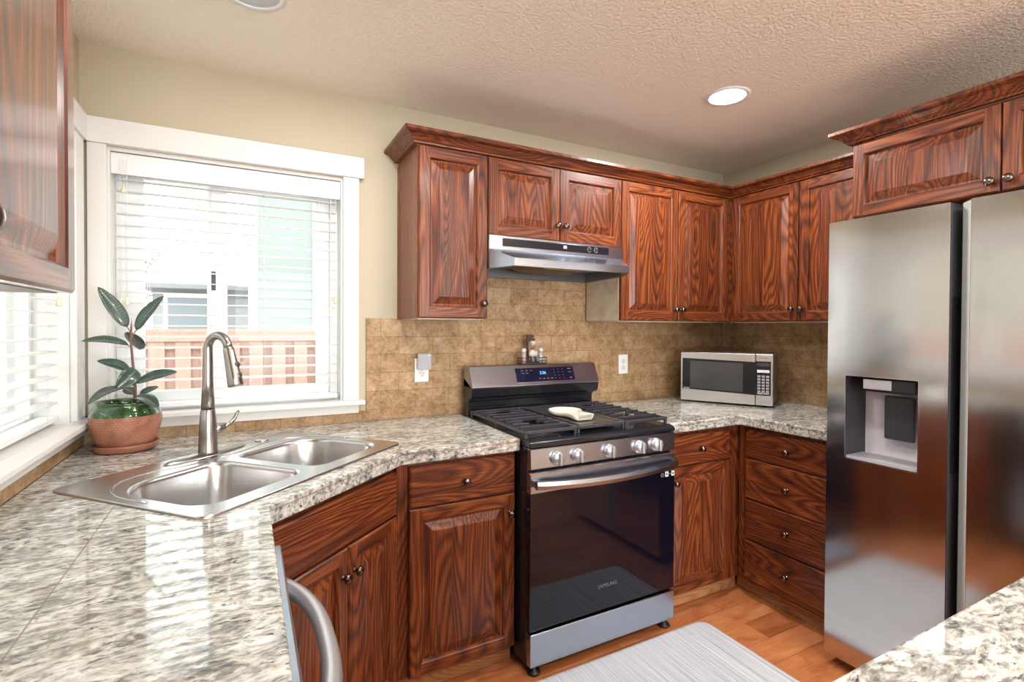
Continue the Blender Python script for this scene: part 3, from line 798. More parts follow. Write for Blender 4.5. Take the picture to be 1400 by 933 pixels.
# raised bead round the bowls: an arched line along the deck
for sg in (-1, 1):
    arc = [(sg * 0.381, -0.06, zt + 0.0002), (sg * 0.381, 0.0, zt + 0.0002), (sg * 0.376, 0.05, zt + 0.0002), (sg * 0.36, 0.10, zt + 0.0002), (sg * 0.33, 0.145, zt + 0.0002),
           (sg * 0.29, 0.175, zt + 0.0002), (sg * 0.24, 0.188, zt + 0.0002), (sg * 0.19, 0.186, zt + 0.0002), (sg * 0.14, 0.168, zt + 0.0002), (sg * 0.09, 0.158, zt + 0.0002), (sg * 0.0005, 0.155, zt + 0.0002)]
    MB().tube(arc, 0.0042, 8, flat=0.45).build('deck_bead', ST_S, t)
for x in (-0.191, 0.191):
    dm = MB().lathe([(0.056, 0.0), (0.054, 0.003), (0.042, 0.0035), (0.038, -0.003), (0.02, -0.004), (0.001, -0.004)], 28, M=Matrix.Translation((x, -0.045, -0.1775)), cap0=False, cap1=False)
    dr = dm.build('drain', CHROME, t)
    MB().lathe([(0.016, -0.003), (0.018, 0.004), (0.008, 0.007), (0.005, 0.016), (0.001, 0.017)], 16, M=Matrix.Translation((x, -0.045, -0.1775))).build('strainer', CHROME, dr)
MB().lathe([(0.024, 0), (0.024, 0.003), (0.021, 0.0055), (0.001, 0.0065)], 24, M=Matrix.Translation((0.235, 0.225, zt))).build('hole_cover', ST_S, t)

t = thing('faucet', 'brushed nickel gooseneck pull-down faucet on the sink deck', 'faucet', (*SL(0.012, 0.222), ZC + zt + 0.0003), R(DA))
pl = []
for k in range(48):
    a = 2 * PI * k / 48; c, s_ = math.cos(a), math.sin(a)
    x = 0.150 * math.copysign(abs(c) ** 0.75, c); y = 0.031 * math.copysign(abs(s_) ** 0.9, s_) * (1 - 0.35 * (abs(x) / 0.15) ** 2)
    pl.append((x, y))
mb = MB(); n = len(pl); vs = [(x, y, 0) for x, y in pl] + [(x * 0.99, y * 0.95, 0.003) for x, y in pl] + [(x * 0.9, y * 0.7, 0.0075) for x, y in pl] + [(x * 0.6, y * 0.45, 0.011) for x, y in pl]
fs = [(r * n + i, r * n + (i + 1) % n, (r + 1) * n + (i + 1) % n, (r + 1) * n + i) for r in range(3) for i in range(n)]
mb.add(vs, fs, 0, True); mb.add([vs[3 * n + i] for i in range(n)], [tuple(range(n))], 0, True)
mb.build('escutcheon', NICKEL, t, clean=True)
MB().lathe([(0.030, 0.006), (0.030, 0.012), (0.0285, 0.016), (0.0275, 0.06), (0.025, 0.11), (0.0215, 0.150), (0.021, 0.1515)], 28).build('body', NICKEL, t)
# gooseneck leans out toward the bowls (-y local)
ang = R(-6)
sp = [(0, 0, 0.152), (0, 0, 0.24), (0, 0, 0.352)]
r_ = 0.046
for k in range(1, 15):
    a = PI * k / 14 * 0.95
    sp.append((0, -r_ + r_ * math.cos(a), 0.352 + r_ * math.sin(a)))
MB().tube(sp, [0.0205, 0.0165, 0.0148] + [0.0142] * 14, 20).build('spout', NICKEL, t)
ex, ey, ez = sp[-1]; dv = (Vector(sp[-1]) - Vector(sp[-2])).normalized()
hp = [Vector(sp[-1]) + dv * k for k in (0.0, 0.004, 0.02, 0.06, 0.10, 0.126, 0.13)]
hd = MB().tube(hp, [0.0142, 0.0165, 0.0172, 0.0195, 0.0225, 0.0235, 0.0215], 22).build('spray_head', NICKEL, t)
for k in (0.058, 0.092):
    c = Vector(sp[-1]) + dv * k; nrm = Vector((0.25, -1, 0)).normalized()
    MB().ball(c + nrm * 0.0185, (0.011, 0.006, 0.011)).build('spray_button', DKGREY, hd)
# side lever on the right
lv = MB().tube([(0.018, 0.0, 0.077), (0.060, 0.0, 0.084)], [0.0165, 0.0125], 18)
lv.build('lever_hub', NICKEL, t)
MB().tube([(0.058, 0, 0.084), (0.078, 0.0, 0.088), (0.098, 0, 0.100), (0.112, 0, 0.120), (0.120, 0, 0.128)], [0.0105, 0.0095, 0.008, 0.007, 0.005], 14, flat=0.8).build('lever', NICKEL, t)

# ------------------------------------------------------------------ dishwasher (left run, seen from above)
t = thing('dishwasher', 'stainless dishwasher with a bowed bar handle under the left counter', 'dishwasher', (-2.83, -1.41, 0), R(90))
MB().box(-0.295, 0.275, 0.0, 0.54, 0.06, 0.855).build('tub', DKGREY, t)
MB().box(-0.297, 0.277, -0.034, -0.001, 0.11, 0.8555).build('door', ST, t, bevel=0.004)
MB().box(-0.29, 0.27, 0.03, 0.05, 0.0, 0.06).build('toe_panel', BLACKM, t)
pts = []
for k in range(25):
    u = -1 + 2 * k / 24
    pts.append((0.255 * u - 0.01, -0.036 - 0.058 * (1 - abs(u) ** 2.6), 0.775))
MB().tube(pts, 0.0165, 16, flat=1.1).build('handle', SATIN, t)

# ------------------------------------------------------------------ gas range
RX0, RX1 = -1.9085, -1.1585; RXC = (RX0 + RX1) / 2; RW = (RX1 - RX0) / 2
t = thing('gas_range', 'stainless and black gas range between the base cabinets', 'stove', (RXC, 0, 0))
w = RW
MB().box(-w, w, -0.688, -0.055, 0.035, 0.886).build('body', BLACK, t, bevel=0.003)
ct = MB()
ct.prism([(-0.05, 0.8865), (-0.05, 0.912), (-0.11, 0.916), (-0.695, 0.912), (-0.712, 0.908), (-0.719, 0.898), (-0.719, 0.8865)], -w - 0.001, w + 0.001, 'x')
ct.build('cooktop', BLACK, t, bevel=0.004)
cp = MB(); cp.prism([(-0.689, 0.803), (-0.716, 0.803), (-0.7195, 0.806), (-0.7165, 0.880), (-0.713, 0.884), (-0.689, 0.884)], -w + 0.002, w - 0.002, 'x')
cpo = cp.build('control_panel', ST, t, bevel=0.002)
for x in (-1.788, -1.690, -1.531, -1.369, -1.273):
    M = Matrix.Translation((x - RXC, -0.7185, 0.8385)) @ Matrix.Rotation(R(90), 4, 'X')
    kb = MB().lathe([(0.0285, 0), (0.0285, 0.004), (0.026, 0.006), (0.0255, 0.018), (0.0235, 0.022), (0.001, 0.023)], 28, M=M)
    k = kb.build('burner_knob', SATIN, t)
    MB().box(-0.0065, 0.0065, -0.0235, 0.0235, 0.012, 0.036, 0, M).build('grip', SATIN, k, bevel=0.003)
    MB().box(0.0066, 0.0070, 0.010, 0.022, 0.022, 0.034, 0, M).build('pointer', pbr('red_paint', (0.5, 0.03, 0.03), 0.4) if 'red_paint' not in MATS else MATS['red_paint'], k)
# oven door
dm = MB()
dm.box(-w, w, -0.718, -0.690, 0.178, 0.711)
dr = dm.build('oven_door', GLASSB, t, bevel=0.003)
MB().prism([(-0.690, 0.7115), (-0.7205, 0.7115), (-0.722, 0.714), (-0.720, 0.786), (-0.715, 0.792), (-0.690, 0.792)], -w, w, 'x').build('door_top_strip', ST, dr, bevel=0.002)
for x in (-0.20, -0.03, 0.13, 0.24): MB().box(x, x + 0.075, -0.713, -0.698, 0.7915, 0.7930).build('vent_slot', BLACKM, dr)
hp = []
for k in range(33):
    u = -1 + 2 * k / 32
    hp.append((0.362 * u, -0.742 - 0.030 * (1 - abs(u) ** 2.2), 0.7505 - 0.010 * (1 - u * u)))
h = MB()
n = 14
vsx = []
for p_ in hp:
    for q_ in ((-0.010, -0.015), (-0.013, 0.0), (-0.010, 0.0155), (0.004, 0.0175), (0.010, 0.012), (0.010, -0.012), (0.004, -0.0165)):
        vsx.append((p_[0], p_[1] + q_[0], p_[2] + q_[1]))
kq = 7
h.add(vsx, [(i * kq + a, i * kq + (a + 1) % kq, (i + 1) * kq + (a + 1) % kq, (i + 1) * kq + a) for i in range(len(hp) - 1) for a in range(kq)], 0, False)
h.add([vsx[a] for a in range(kq)], [tuple(range(kq))]); h.add([vsx[-kq + a] for a in range(kq)], [tuple(range(kq - 1, -1, -1))])
for sx in (-1, 1): h.box(sx * 0.352 - 0.012, sx * 0.352 + 0.012, -0.742, -0.720, 0.742, 0.764)
h.build('handle', ST, dr, clean=True)
GREYTXT = pbr('pale_grey_print', (0.40, 0.40, 0.42), 0.5)
DIMTXT = pbr('dim_grey_print', (0.16, 0.16, 0.18), 0.5)
WTXT = pbr('white_print', (0.85, 0.85, 0.85), 0.5)
lettering('lettering', 'SAMSUNG', 0.022, DIMTXT, dr, (-1.534 - RXC, -0.7186, 0.278), (R(90), 0, 0))
for x0, x1 in ((-1.216, -1.197), (-1.178, -1.161)):
    so = MB().box(x0 - RXC, x1 - RXC, -0.7192, -0.7182, 0.687, 0.709).build('sticker', WTXT, dr)
    xm = (x0 + x1) / 2 - RXC
    MB().box(xm - 0.004, xm + 0.004, -0.7196, -0.7191, 0.693, 0.703).build('sticker_icon', DKGREY, so)
MB().box(-1.193 - RXC, -1.182 - RXC, -0.7190, -0.7182, 0.697, 0.699).build('sticker_line', GREYTXT, dr)
MB().lathe([(0.009, 0), (0.009, 0.0006), (0.0075, 0.0008), (0.0075, 0)], 20, M=Matrix.Translation((-1.232 - RXC, -0.7182, 0.696)) @ Matrix.Rotation(R(90), 4, 'X'), cap0=False, cap1=False).build('round_mark', GREYTXT, dr)
lettering('lettering', 'A', 0.010, GREYTXT, dr, (-1.232 - RXC, -0.7186, 0.696), (R(90), 0, 0))
MB().box(-w + 0.002, w - 0.001, -0.723, -0.690, 0.0405, 0.168).build('storage_drawer', ST, t, bevel=0.003)
for x in (-w + 0.034, w - 0.034):
    for y in (-0.692, -0.12):
        MB().lathe([(0.026, 0.0003), (0.028, 0.004), (0.026, 0.010), (0.014, 0.013), (0.013, 0.036)], 18, M=Matrix.Translation((x, y, 0))).build('foot', BLACKM, t)
# backguard
bg = MB(); bg.prism([(-0.052, 0.905), (-0.100, 0.905), (-0.100, 0.985), (-0.112, 0.990), (-0.112, 1.0), (-0.055, 1.0)], -w + 0.002, w - 0.002, 'x')
bgo = bg.build('backguard', BLACK, t, bevel=0.002)
MB().prism([(-0.055, 1.0005), (-0.136, 1.0005), (-0.150, 1.012), (-0.158, 1.053), (-0.052, 1.1), (-0.052, 1.0005)], -w, w, 'x').build('lower_lip', BLACK, bgo, bevel=0.002)
fc = MB(); fc.prism([(-0.052, 1.058), (-0.1585, 1.0535), (-0.160, 1.058), (-0.118, 1.155), (-0.112, 1.159), (-0.052, 1.159)], -w, w, 'x')
fco = fc.build('fascia', ST, bgo, bevel=0.002)
# slanted display: plane through (-0.160,1.058)-(-0.118,1.155)
tl = math.atan2(0.042, 0.097)
DM = Matrix.Translation((0, -0.139, 1.1065)) @ Matrix.Rotation(-tl, 4, 'X')
dp = MB().box(-0.128, 0.221, -0.0018, 0.004, -0.037, 0.037, 0, DM).build('display_panel', pbr('navy_glass', (0.008, 0.009, 0.03), 0.06), fco)
fm = MB()
fm.box(0.221, 0.2235, -0.0024, 0.003, -0.038, 0.038, 0, DM); fm.box(-0.128, 0.2235, -0.0024, 0.003, -0.0395, -0.0372, 0, DM)
fm.build('display_frame', CHROME, fco)
BLUE = pbr('blue_digits', (0, 0, 0), 0.5, emit=(0.04, 0.30, 1.0), es=4.0)
lettering('clock_digits', '2:36', 0.022, BLUE, dp, tuple((DM @ Vector((0.030, -0.0024, 0.008)))), (R(90) - tl, 0, 0))
km = MB()
for r in range(4):
    for c in range(3): km.box(0.098 + c * 0.026, 0.104 + c * 0.026, -0.0022, -0.0016, 0.024 - r * 0.016, 0.0265 - r * 0.016, 0, DM)
for i in range(3): km.box(-0.098 + i * 0.027, -0.083 + i * 0.027, -0.0022, -0.0016, 0.022, 0.025, 0, DM)
for i in range(2): km.box(-0.096 + i * 0.025, -0.080 + i * 0.025, -0.0022, -0.0016, 0.008, 0.011, 0, DM)
for i in range(4): km.box(0.002 + i * 0.024, 0.014 + i * 0.024, -0.0022, -0.0016, -0.024, -0.020, 0, DM)
km.box(0.186, 0.208, -0.0022, -0.0016, 0.024, 0.028, 0, DM); km.box(0.186, 0.208, -0.0022, -0.0016, 0.006, 0.0085, 0, DM); km.box(0.192, 0.204, -0.0022, -0.0016, -0.026, -0.021, 0, DM)
km.build('key_marks', DIMTXT, dp)
MB().box(w - 0.125, w - 0.065, -0.1015, -0.0995, 0.986, 0.996).build('vent_label', PLATE, bgo)
# burners and grates
for x, y, r in ((-0.235, -0.235, 0.040), (-0.235, -0.530, 0.048), (0.235, -0.235, 0.036), (0.235, -0.530, 0.050), (0.0, -0.38, 0.044)):
    bo = MB().lathe([(r + 0.012, 0), (r + 0.010, 0.006), (r, 0.008)], 24, M=Matrix.Translation((x, y, 0.9145)), cap0=False).build('burner', DKGREY, t)
    MB().lathe([(r, 0.008), (r, 0.013), (r - 0.004, 0.0155), (0.001, 0.016)], 24, M=Matrix.Translation((x, y, 0.9145)), cap0=False).build('burner_cap', IRON, bo)
gz0, gz1 = 0.930, 0.944
def bar(mb, x0, x1, y0, y1, z0=gz0, z1=gz1): mb.box(x0, x1, y0, y1, z0, z1)
for side in (-1, 1):
    gm = MB()
    xa, xb = (-0.372, -0.128) if side < 0 else (0.128, 0.372)
    bar(gm, xa, xa + 0.011, -0.675, -0.125); bar(gm, xb - 0.011, xb, -0.675, -0.125)
    bar(gm, xa + 0.011, xb - 0.011, -0.675, -0.658); bar(gm, xa + 0.011, xb - 0.011, -0.142, -0.125)
    bar(gm, xa + 0.011, xb - 0.011, -0.406, -0.394)
    for k in range(8):
        y = -0.612 + 0.0625 * k
        if abs(y + 0.40) < 0.02: continue
        cut = 0.045
        near = min(abs(y + 0.53), abs(y + 0.235))
        if near < 0.05:
            bar(gm, xa + 0.011, xa + 0.085, y - 0.0045, y + 0.0045, gz0 + 0.003, gz1 + 0.008); bar(gm, xb - 0.085, xb - 0.011, y - 0.0045, y + 0.0045, gz0 + 0.003, gz1 + 0.008)
        else:
            bar(gm, xa + 0.011, xb - 0.011, y - 0.0045, y + 0.0045, gz0 + 0.003, gz1 + 0.008)
    for x in (xa + 0.006, xb - 0.006):
        for y in (-0.667, -0.40, -0.133): gm.box(x - 0.006, x + 0.006, y - 0.006, y + 0.006, 0.912, gz0)
    gm.build('grate', IRON, t, bevel=0.0025)
gm = MB()
bar(gm, -0.124, -0.113, -0.675, -0.125); bar(gm, 0.113, 0.124, -0.675, -0.125); bar(gm, -0.113, 0.113, -0.675, -0.658); bar(gm, -0.113, 0.113, -0.142, -0.125)
for x in (-0.118, 0.118):
    for y in (-0.667, -0.40, -0.133): gm.box(x - 0.006, x + 0.006, y - 0.006, y + 0.006, 0.912, gz0)
cg = gm.build('grate', IRON, t, bevel=0.0025)
MB().prism([(-0.109, gz1 + 0.003), (-0.105, gz1 - 0.006), (0.105, gz1 - 0.006), (0.109, gz1 + 0.003), (0.102, gz1 + 0.003), (0.098, gz1 - 0.001), (-0.098, gz1 - 0.001), (-0.102, gz1 + 0.003)], -0.645, -0.155, 'y').build('griddle', pbr('griddle_steel', (0.16, 0.15, 0.14), 0.35, 0.8), cg)

# spoon rest on the griddle
t = thing('spoon_rest', 'cream ceramic spoon rest on the middle of the range top', 'spoon rest', (-1.556, -0.425, gz1 + 0.0036))
bm = bmesh.new()
def rest_outline(s, z):
    pts = []
    for k in range(40):
        a = R(40 + 280 * k / 39)
        pts.append((0.078 * s * math.cos(a), 0.078 * s * math.sin(a), z))
    hw = 0.046 * s
    for xx, h_ in ((0.085, hw * 0.92), (0.120, hw), (0.158, hw * 1.12)): pts.append((xx, -h_, z))
    for xx, h_ in ((0.166, -hw * 0.9), (0.166, hw * 0.9), (0.158, hw * 1.12), (0.120, hw), (0.085, hw * 0.92)): pts.append((xx, h_, z))
    return pts
prev = None
rings = [rest_outline(0.80, 0.0), rest_outline(0.96, 0.010), rest_outline(1.0, 0.020), rest_outline(0.97, 0.0225), rest_outline(0.90, 0.017), rest_outline(0.75, 0.008)]
loops = [[bm.verts.new(p) for p in rg] for rg in rings]
for a, b in zip(loops[:-1], loops[1:]):
    for i in range(len(a)):
        j = (i + 1) % len(a); f = bm.faces.new((a[i], a[j], b[j], b[i])); f.smooth = True
bm.faces.new(loops[0][::-1]); bm.faces.new(loops[-1])
bmesh.ops.recalc_face_normals(bm, faces=bm.faces)
me = bpy.data.meshes.new('dish'); bm.to_mesh(me); bm.free(); me.materials.append(pbr('cream_ceramic', (0.74, 0.69, 0.58), 0.2, coat=0.3))
o = bpy.data.objects.new('dish', me); C.objects.link(o); o.parent = t; o.rotation_euler = (0, 0, R(-92))

# chef figure caddy on the backguard
t = thing('shaker_caddy', 'small dark caddy with a seated chef figure on top of the range', 'figurine', (-1.535, -0.085, 1.1595))
DBR = pbr('dark_brown_resin', (0.045, 0.020, 0.014), 0.5)
CHW = pbr('chef_white', (0.68, 0.62, 0.52), 0.5); SKIN = pbr('figure_skin', (0.50, 0.26, 0.16), 0.5); JEAN = pbr('figure_blue', (0.12, 0.18, 0.26), 0.55); RED = pbr('figure_red', (0.16, 0.022, 0.02), 0.5)
tr_ = MB(); tr_.box(-0.076, 0.076, -0.024, 0.026, 0, 0.005)
for z in (0.016, 0.032): 
    tr_.tube([(-0.074, -0.022, z), (0.074, -0.022, z), (0.074, 0.024, z), (-0.074, 0.024, z), (-0.074, -0.022, z)], 0.0018, 6)
for x in (-0.074, -0.045, -0.02, 0.02, 0.045, 0.074):
    for y in (-0.022, 0.024): tr_.tube([(x, y, 0.004), (x, y, 0.033)], 0.0018, 6)
tr_.build('tray', DBR, t)
MB().box(-0.025, -0.017, 0.012, 0.020, 0.005, 0.148).box(-0.031, 0.020, 0.008, 0.020, 0.116, 0.133).box(-0.028, 0.012, 0.008, 0.020, 0.1345, 0.152).build('sign_post', DBR, t, bevel=0.002)
ch = MB()
ch.ball((0, 0.002, 0.052), (0.020, 0.016, 0.026), 0); ch.ball((-0.017, -0.006, 0.054), (0.008, 0.011, 0.016), 0); ch.ball((0.017, -0.006, 0.054), (0.008, 0.011, 0.016), 0)
ch.ball((-0.003, -0.014, 0.050), (0.017, 0.006, 0.006), 0)
ch.ball((0, 0.002, 0.034), (0.022, 0.017, 0.008), 3)
ch.lathe([(0.009, 0.074), (0.010, 0.078)], 14, 3)
ch.ball((0, 0.0, 0.090), (0.0115, 0.0115, 0.0135), 1); ch.ball((0, -0.0115, 0.089), (0.003, 0.004, 0.003), 1)
ch.ball((-0.004, -0.010, 0.086), (0.0045, 0.003, 0.002), 4); ch.ball((0.004, -0.010, 0.086), (0.0045, 0.003, 0.002), 4)
ch.ball((-0.004, -0.0105, 0.093), 0.0014, 4); ch.ball((0.004, -0.0105, 0.093), 0.0014, 4)
ch.lathe([(0.0115, 0.097), (0.0118, 0.106), (0.016, 0.110), (0.017, 0.115), (0.012, 0.120), (0.001, 0.121)], 16, 0)
for x in (-0.012, 0.012):
    ch.tube([(x, -0.004, 0.034), (x * 1.1, -0.026, 0.030), (x * 1.15, -0.032, 0.012)], [0.008, 0.0085, 0.007], 10, 2); ch.ball((x * 1.15, -0.036, 0.0105), (0.007, 0.010, 0.005), 4)
ch.build('chef_figure', [CHW, SKIN, JEAN, RED, DBR], t)
for x, nm, filling in ((-0.051, 'pepper_shaker', (0.30, 0.20, 0.17)), (0.051, 'salt_shaker', (0.82, 0.82, 0.80))):
    s_ = thing(nm, 'tiny glass %s shaker in the %s end of the chef caddy' % (('pepper', 'left') if x < 0 else ('salt', 'right')), 'shaker', (-1.535 + x, -0.083, 1.1652))
    MB().lathe([(0.014, 0), (0.0145, 0.004), (0.0125, 0.04), (0.011, 0.058)], 16).build('jar', SHAKER if x > 0 else pbr('pepper_jar', (0.42, 0.30, 0.27), 0.1), s_)
    MB().lathe([(0.0115, 0.002), (0.0105, 0.036)], 14).build('contents', pbr(nm + '_fill', filling, 0.8), s_)
    MB().lathe([(0.0118, 0.058), (0.0122, 0.066), (0.009, 0.074), (0.001, 0.076)], 16).build('cap', PLATE, s_)

# ------------------------------------------------------------------ range hood
t = thing('range_hood', 'stainless under-cabinet range hood with a black control strip', 'range hood', (-1.5215, 0, 0))
hw = 0.3815; lw = 0.318; yl = -0.452; yb = -0.332
hd = MB()
# canopy: back box, sloped front, tapered wings
P = lambda x, y, z: (x, y, z)
vs = [P(-hw, -0.012, 1.764), P(hw, -0.012, 1.764), P(hw, yb, 1.764), P(-hw, yb, 1.764),            # 0-3 top
      P(-hw, yb, 1.703), P(hw, yb, 1.703),                                                          # 4-5 fold
      P(-lw, yl, 1.652), P(lw, yl, 1.652),                                                          # 6-7 lip top
      P(-lw, yl, 1.618), P(lw, yl, 1.618),                                                          # 8-9 lip bottom
      P(-hw, yb, 1.614), P(hw, yb, 1.614), P(-hw, -0.012, 1.606), P(hw, -0.012, 1.606)]             # 10-13
hd.add(vs, [(0, 1, 2, 3)[::-1], (3, 2, 5, 4)[::-1], (4, 5, 7, 6)[::-1], (6, 7, 9, 8)[::-1], (0, 3, 4, 10, 12), (1, 13, 11, 5, 2), (4, 6, 8, 10), (5, 11, 9, 7), (0, 12, 13, 1)])
# underside rim and recessed pan
i_ = 0.022
rim = [P(-hw, -0.012, 1.606), P(hw, -0.012, 1.606), P(hw, yb, 1.614), P(lw, yl, 1.618), P(-lw, yl, 1.618), P(-hw, yb, 1.614)]
inn = [P(-hw + i_, -0.012 - i_, 1.607), P(hw - i_, -0.012 - i_, 1.607), P(hw - i_, yb, 1.614), P(lw - i_, yl + i_, 1.617), P(-lw + i_, yl + i_, 1.617), P(-hw + i_, yb, 1.614)]
top = [(x * 0.99, y, 1.652) for x, y, z in inn]
hd.add(rim + inn + top, [(k, (k + 1) % 6, 6 + (k + 1) % 6, 6 + k) for k in range(6)] + [(6 + k, 6 + (k + 1) % 6, 12 + (k + 1) % 6, 12 + k) for k in range(6)] + [tuple(range(12, 18))], 1)
hd.build('canopy', [ST_H, pbr('grey_hood_lining', (0.16, 0.17, 0.18), 0.35, 0.6)], t, clean=True)
bs = MB().box(-0.3145, 0.2845, yb - 0.004, yb - 0.0003, 1.7185, 1.7545).build('control_strip', BLACK, t, bevel=0.001)
for x in (0.165, 0.205):
    MB().lathe([(0.011, 0), (0.010, 0.006), (0.008, 0.010), (0.001, 0.0105)], 18, M=Matrix.Translation((x, yb - 0.004, 1.737)) @ Matrix.Rotation(R(90), 4, 'X')).build('dial', BLACKM, bs)
    MB().lathe([(0.013, 0), (0.013, 0.0008), (0.0115, 0.0008), (0.0115, 0)], 20, M=Matrix.Translation((x, yb - 0.004, 1.737)) @ Matrix.Rotation(R(90), 4, 'X'), cap0=False, cap1=False).build('dial_ring', GREYTXT, bs)
MB().box(0.010, 0.030, yb - 0.0052, yb - 0.0042, 1.731, 1.746).build('badge', MIDGREY, bs)
fl_ = MB(); fl_.lathe([(0.19, 0.018), (0.18, 0.004), (0.14, -0.006), (0.001, -0.010)], 36, M=Matrix.Translation((0.0, -0.20, 1.632)) @ Matrix.Diagonal((1, 0.72, 1, 1)), cap0=False, cap1=False)
fl_.build('grease_filter', pbr('mesh_filter', (0.17, 0.12, 0.07), 0.5, 0.5), t)
MB().box(-0.10, 0.17, -0.40, -0.335, 1.626, 1.640).build('lamp_lens', pbr('amber_lens', (0.55, 0.43, 0.25), 0.3), t, bevel=0.004)

# ------------------------------------------------------------------ outlets
def outlet(x, zc, label, fac=True):
    t = thing('wall_outlet', label, 'outlet', (x, -0.0102, zc))
    MB().box(-0.035, 0.035, -0.006, 0, -0.0575, 0.0575).build('cover_plate', PLATE, t, bevel=0.003)
    for z in (0.0195, -0.0195):
        pts = rrect(-0.0165, 0.0165, z - 0.014, z + 0.014, (0.008,) * 4, 5)
        rc = MB().prism(pts, -0.0078, -0.0055, 'y').build('receptacle', WHITE, t)
        sl = MB().box(-0.008, -0.006, -0.0082, -0.0077, z, z + 0.008).box(0.006, 0.008, -0.0082, -0.0077, z, z + 0.007).box(-0.002, 0.002, -0.0082, -0.0077, z - 0.009, z - 0.005)
        sl.build('slots', DKGREY, rc)
    MB().lathe([(0.003, 0), (0.0025, 0.001), (0.001, 0.0012)], 12, M=Matrix.Translation((0, -0.006, 0)) @ Matrix.Rotation(R(90), 4, 'X')).build('screw', CHROME, t)
    return t
outlet(-2.113, 1.141, 'white wall outlet left of the range, mostly behind the plugged-in adapter')
outlet(-0.867, 1.132, 'bare white wall outlet on the tiles between the range and the microwave')
t = thing('plug_in_adapter', 'white and silver plug-in adapter with a blue light, in the outlet', 'adapter', (-2.108, -0.0185, 1.183))
MB().box(-0.030, 0.030, -0.036, 0, -0.038, 0.040).build('housing', PLATE, t, bevel=0.006)
MB().box(-0.027, 0.029, -0.0385, -0.0362, -0.036, 0.038).build('face_plate', pbr('silver_plastic', (0.38, 0.38, 0.42), 0.35), t, bevel=0.003)
MB().ball((0.019, -0.0385, 0.031), (0.006, 0.0015, 0.003)).build('indicator', pbr('blue_led', (0, 0, 0), 0.5, emit=(0.1, 0.45, 1.0), es=3.0), t)

# ------------------------------------------------------------------ microwave
MWA = -60.0
t = thing('microwave', 'stainless countertop microwave set across the corner by the refrigerator', 'microwave', (-0.574, -0.187, 0.9145), R(MWA))
# local x along the front to the right, -y toward the room
MB().box(0.002, 0.491, 0.022, 0.325, 0.011, 0.292).build('case', steel('microwave_case', (0.42, 0.38, 0.36), 0.35), t, bevel=0.006)
dr = MB(); dr.box(0, 0.4045, 0.0, 0.0205, 0.010, 0.294); d_o = dr.build('door', ST_M, t, bevel=0.003)
pn = MB(); pn.box(0.4065, 0.493, 0.0, 0.0205, 0.010, 0.294); p_o = pn.build('control_panel', ST_M, t, bevel=0.003)
MB().prism([(0.011, 0.078), (0.404, 0.066), (0.404, 0.249), (0.011, 0.259)], -0.0015, 0.004, 'y').build('door_glass', BLACK, d_o)
MB().prism([(0.055, 0.084), (0.342, 0.078), (0.342, 0.240), (0.055, 0.243)], -0.0020, -0.0012, 'y').build('window', GLASSP, d_o)
lettering('lettering', 'Inverter', 0.010, WTXT, d_o, (0.036, -0.0022, 0.084), (R(90), 0, 0))
MB().box(0.4075, 0.482, -0.0015, 0.004, 0.066, 0.254).build('keypad', BLACK, p_o)
MB().box(0.414, 0.475, -0.0022, -0.0014, 0.226, 0.246).build('display', DKGREY, p_o)
MB().box(0.414, 0.475, -0.0026, -0.0014, 0.192, 0.207).build('start_bar', PLATE, p_o)
ky = MB()
for r in range(6):
    for c in range(3): ky.box(0.4155 + c * 0.0215, 0.4155 + c * 0.0215 + 0.0155, -0.0026, -0.0014, 0.165 - r * 0.0165, 0.1765 - r * 0.0165)
ky.build('keys', MIDGREY, p_o, bevel=0.0006)
MB().box(0.415, 0.443, -0.0026, -0.0014, 0.0725, 0.081).box(0.446, 0.474, -0.0026, -0.0014, 0.0725, 0.081).build('stop_keys', MIDGREY, p_o)
MB().box(0.418, 0.481, -0.0022, 0.001, 0.020, 0.050).build('open_button', MIDGREY, p_o, bevel=0.001)
lettering('lettering', 'Panasonic', 0.0115, DKGREY, p_o, (0.447, -0.0006, 0.273), (R(90), 0, 0))
for x in (0.04, 0.45):
    for y in (0.05, 0.29): MB().lathe([(0.012, 0.0003), (0.013, 0.011)], 14, M=Matrix.Translation((x, y, 0))).build('foot', BLACKM, t)

# ------------------------------------------------------------------ refrigerator
FX = -0.80
t = thing('refrigerator', 'side-by-side stainless refrigerator with an ice and water dispenser', 'refrigerator', (FX, -1.182, 0), RR)
# local x = -y (0..0.91), local -y toward the room (world -x)
FT = 1.772; FB = 0.048
MB().box(0.004, 0.906, 0.160, 0.775, 0.03, 1.745).build('case', pbr('grey_fridge_case', (0.14, 0.14, 0.15), 0.4), t, bevel=0.004)
x0, x1 = 0.0, 0.396
hx0, hx1, hz0, hz1 = 0.069, 0.313, 0.846, 1.170
dd = MB()
DT = 0.145
dd.box(x0, hx0, 0, DT, FB, FT); dd.box(hx1, x1, 0, DT, FB, FT); dd.box(hx0, hx1, 0, DT, FB, hz0); dd.box(hx0, hx1, 0, DT, hz1, FT)
ld = dd.build('door', ST_F, t, clean=False)
bm = bmesh.new(); bm.from_mesh(ld.data); bmesh.ops.remove_doubles(bm, verts=bm.verts, dist=1e-5)
seen = {}
for f in bm.faces: seen.setdefault(tuple(round(v, 4) for v in f.calc_center_median()), []).append(f)
bmesh.ops.delete(bm, geom=[f for fs in seen.values() if len(fs) > 1 for f in fs], context='FACES_ONLY')
bm.to_mesh(ld.data); bm.free()
# dark door side facing the gap, with the recessed grip
MB().box(x1 + 0.0003, x1 + 0.0030, 0.004, 0.144, FB + 0.002, FT - 0.002).build('edge_cap', DKGREY, ld)
MB().box(x1 + 0.0032, x1 + 0.0050, 0.010, 0.069, 0.865, 1.458).build('grip_recess', BLACKM, ld)
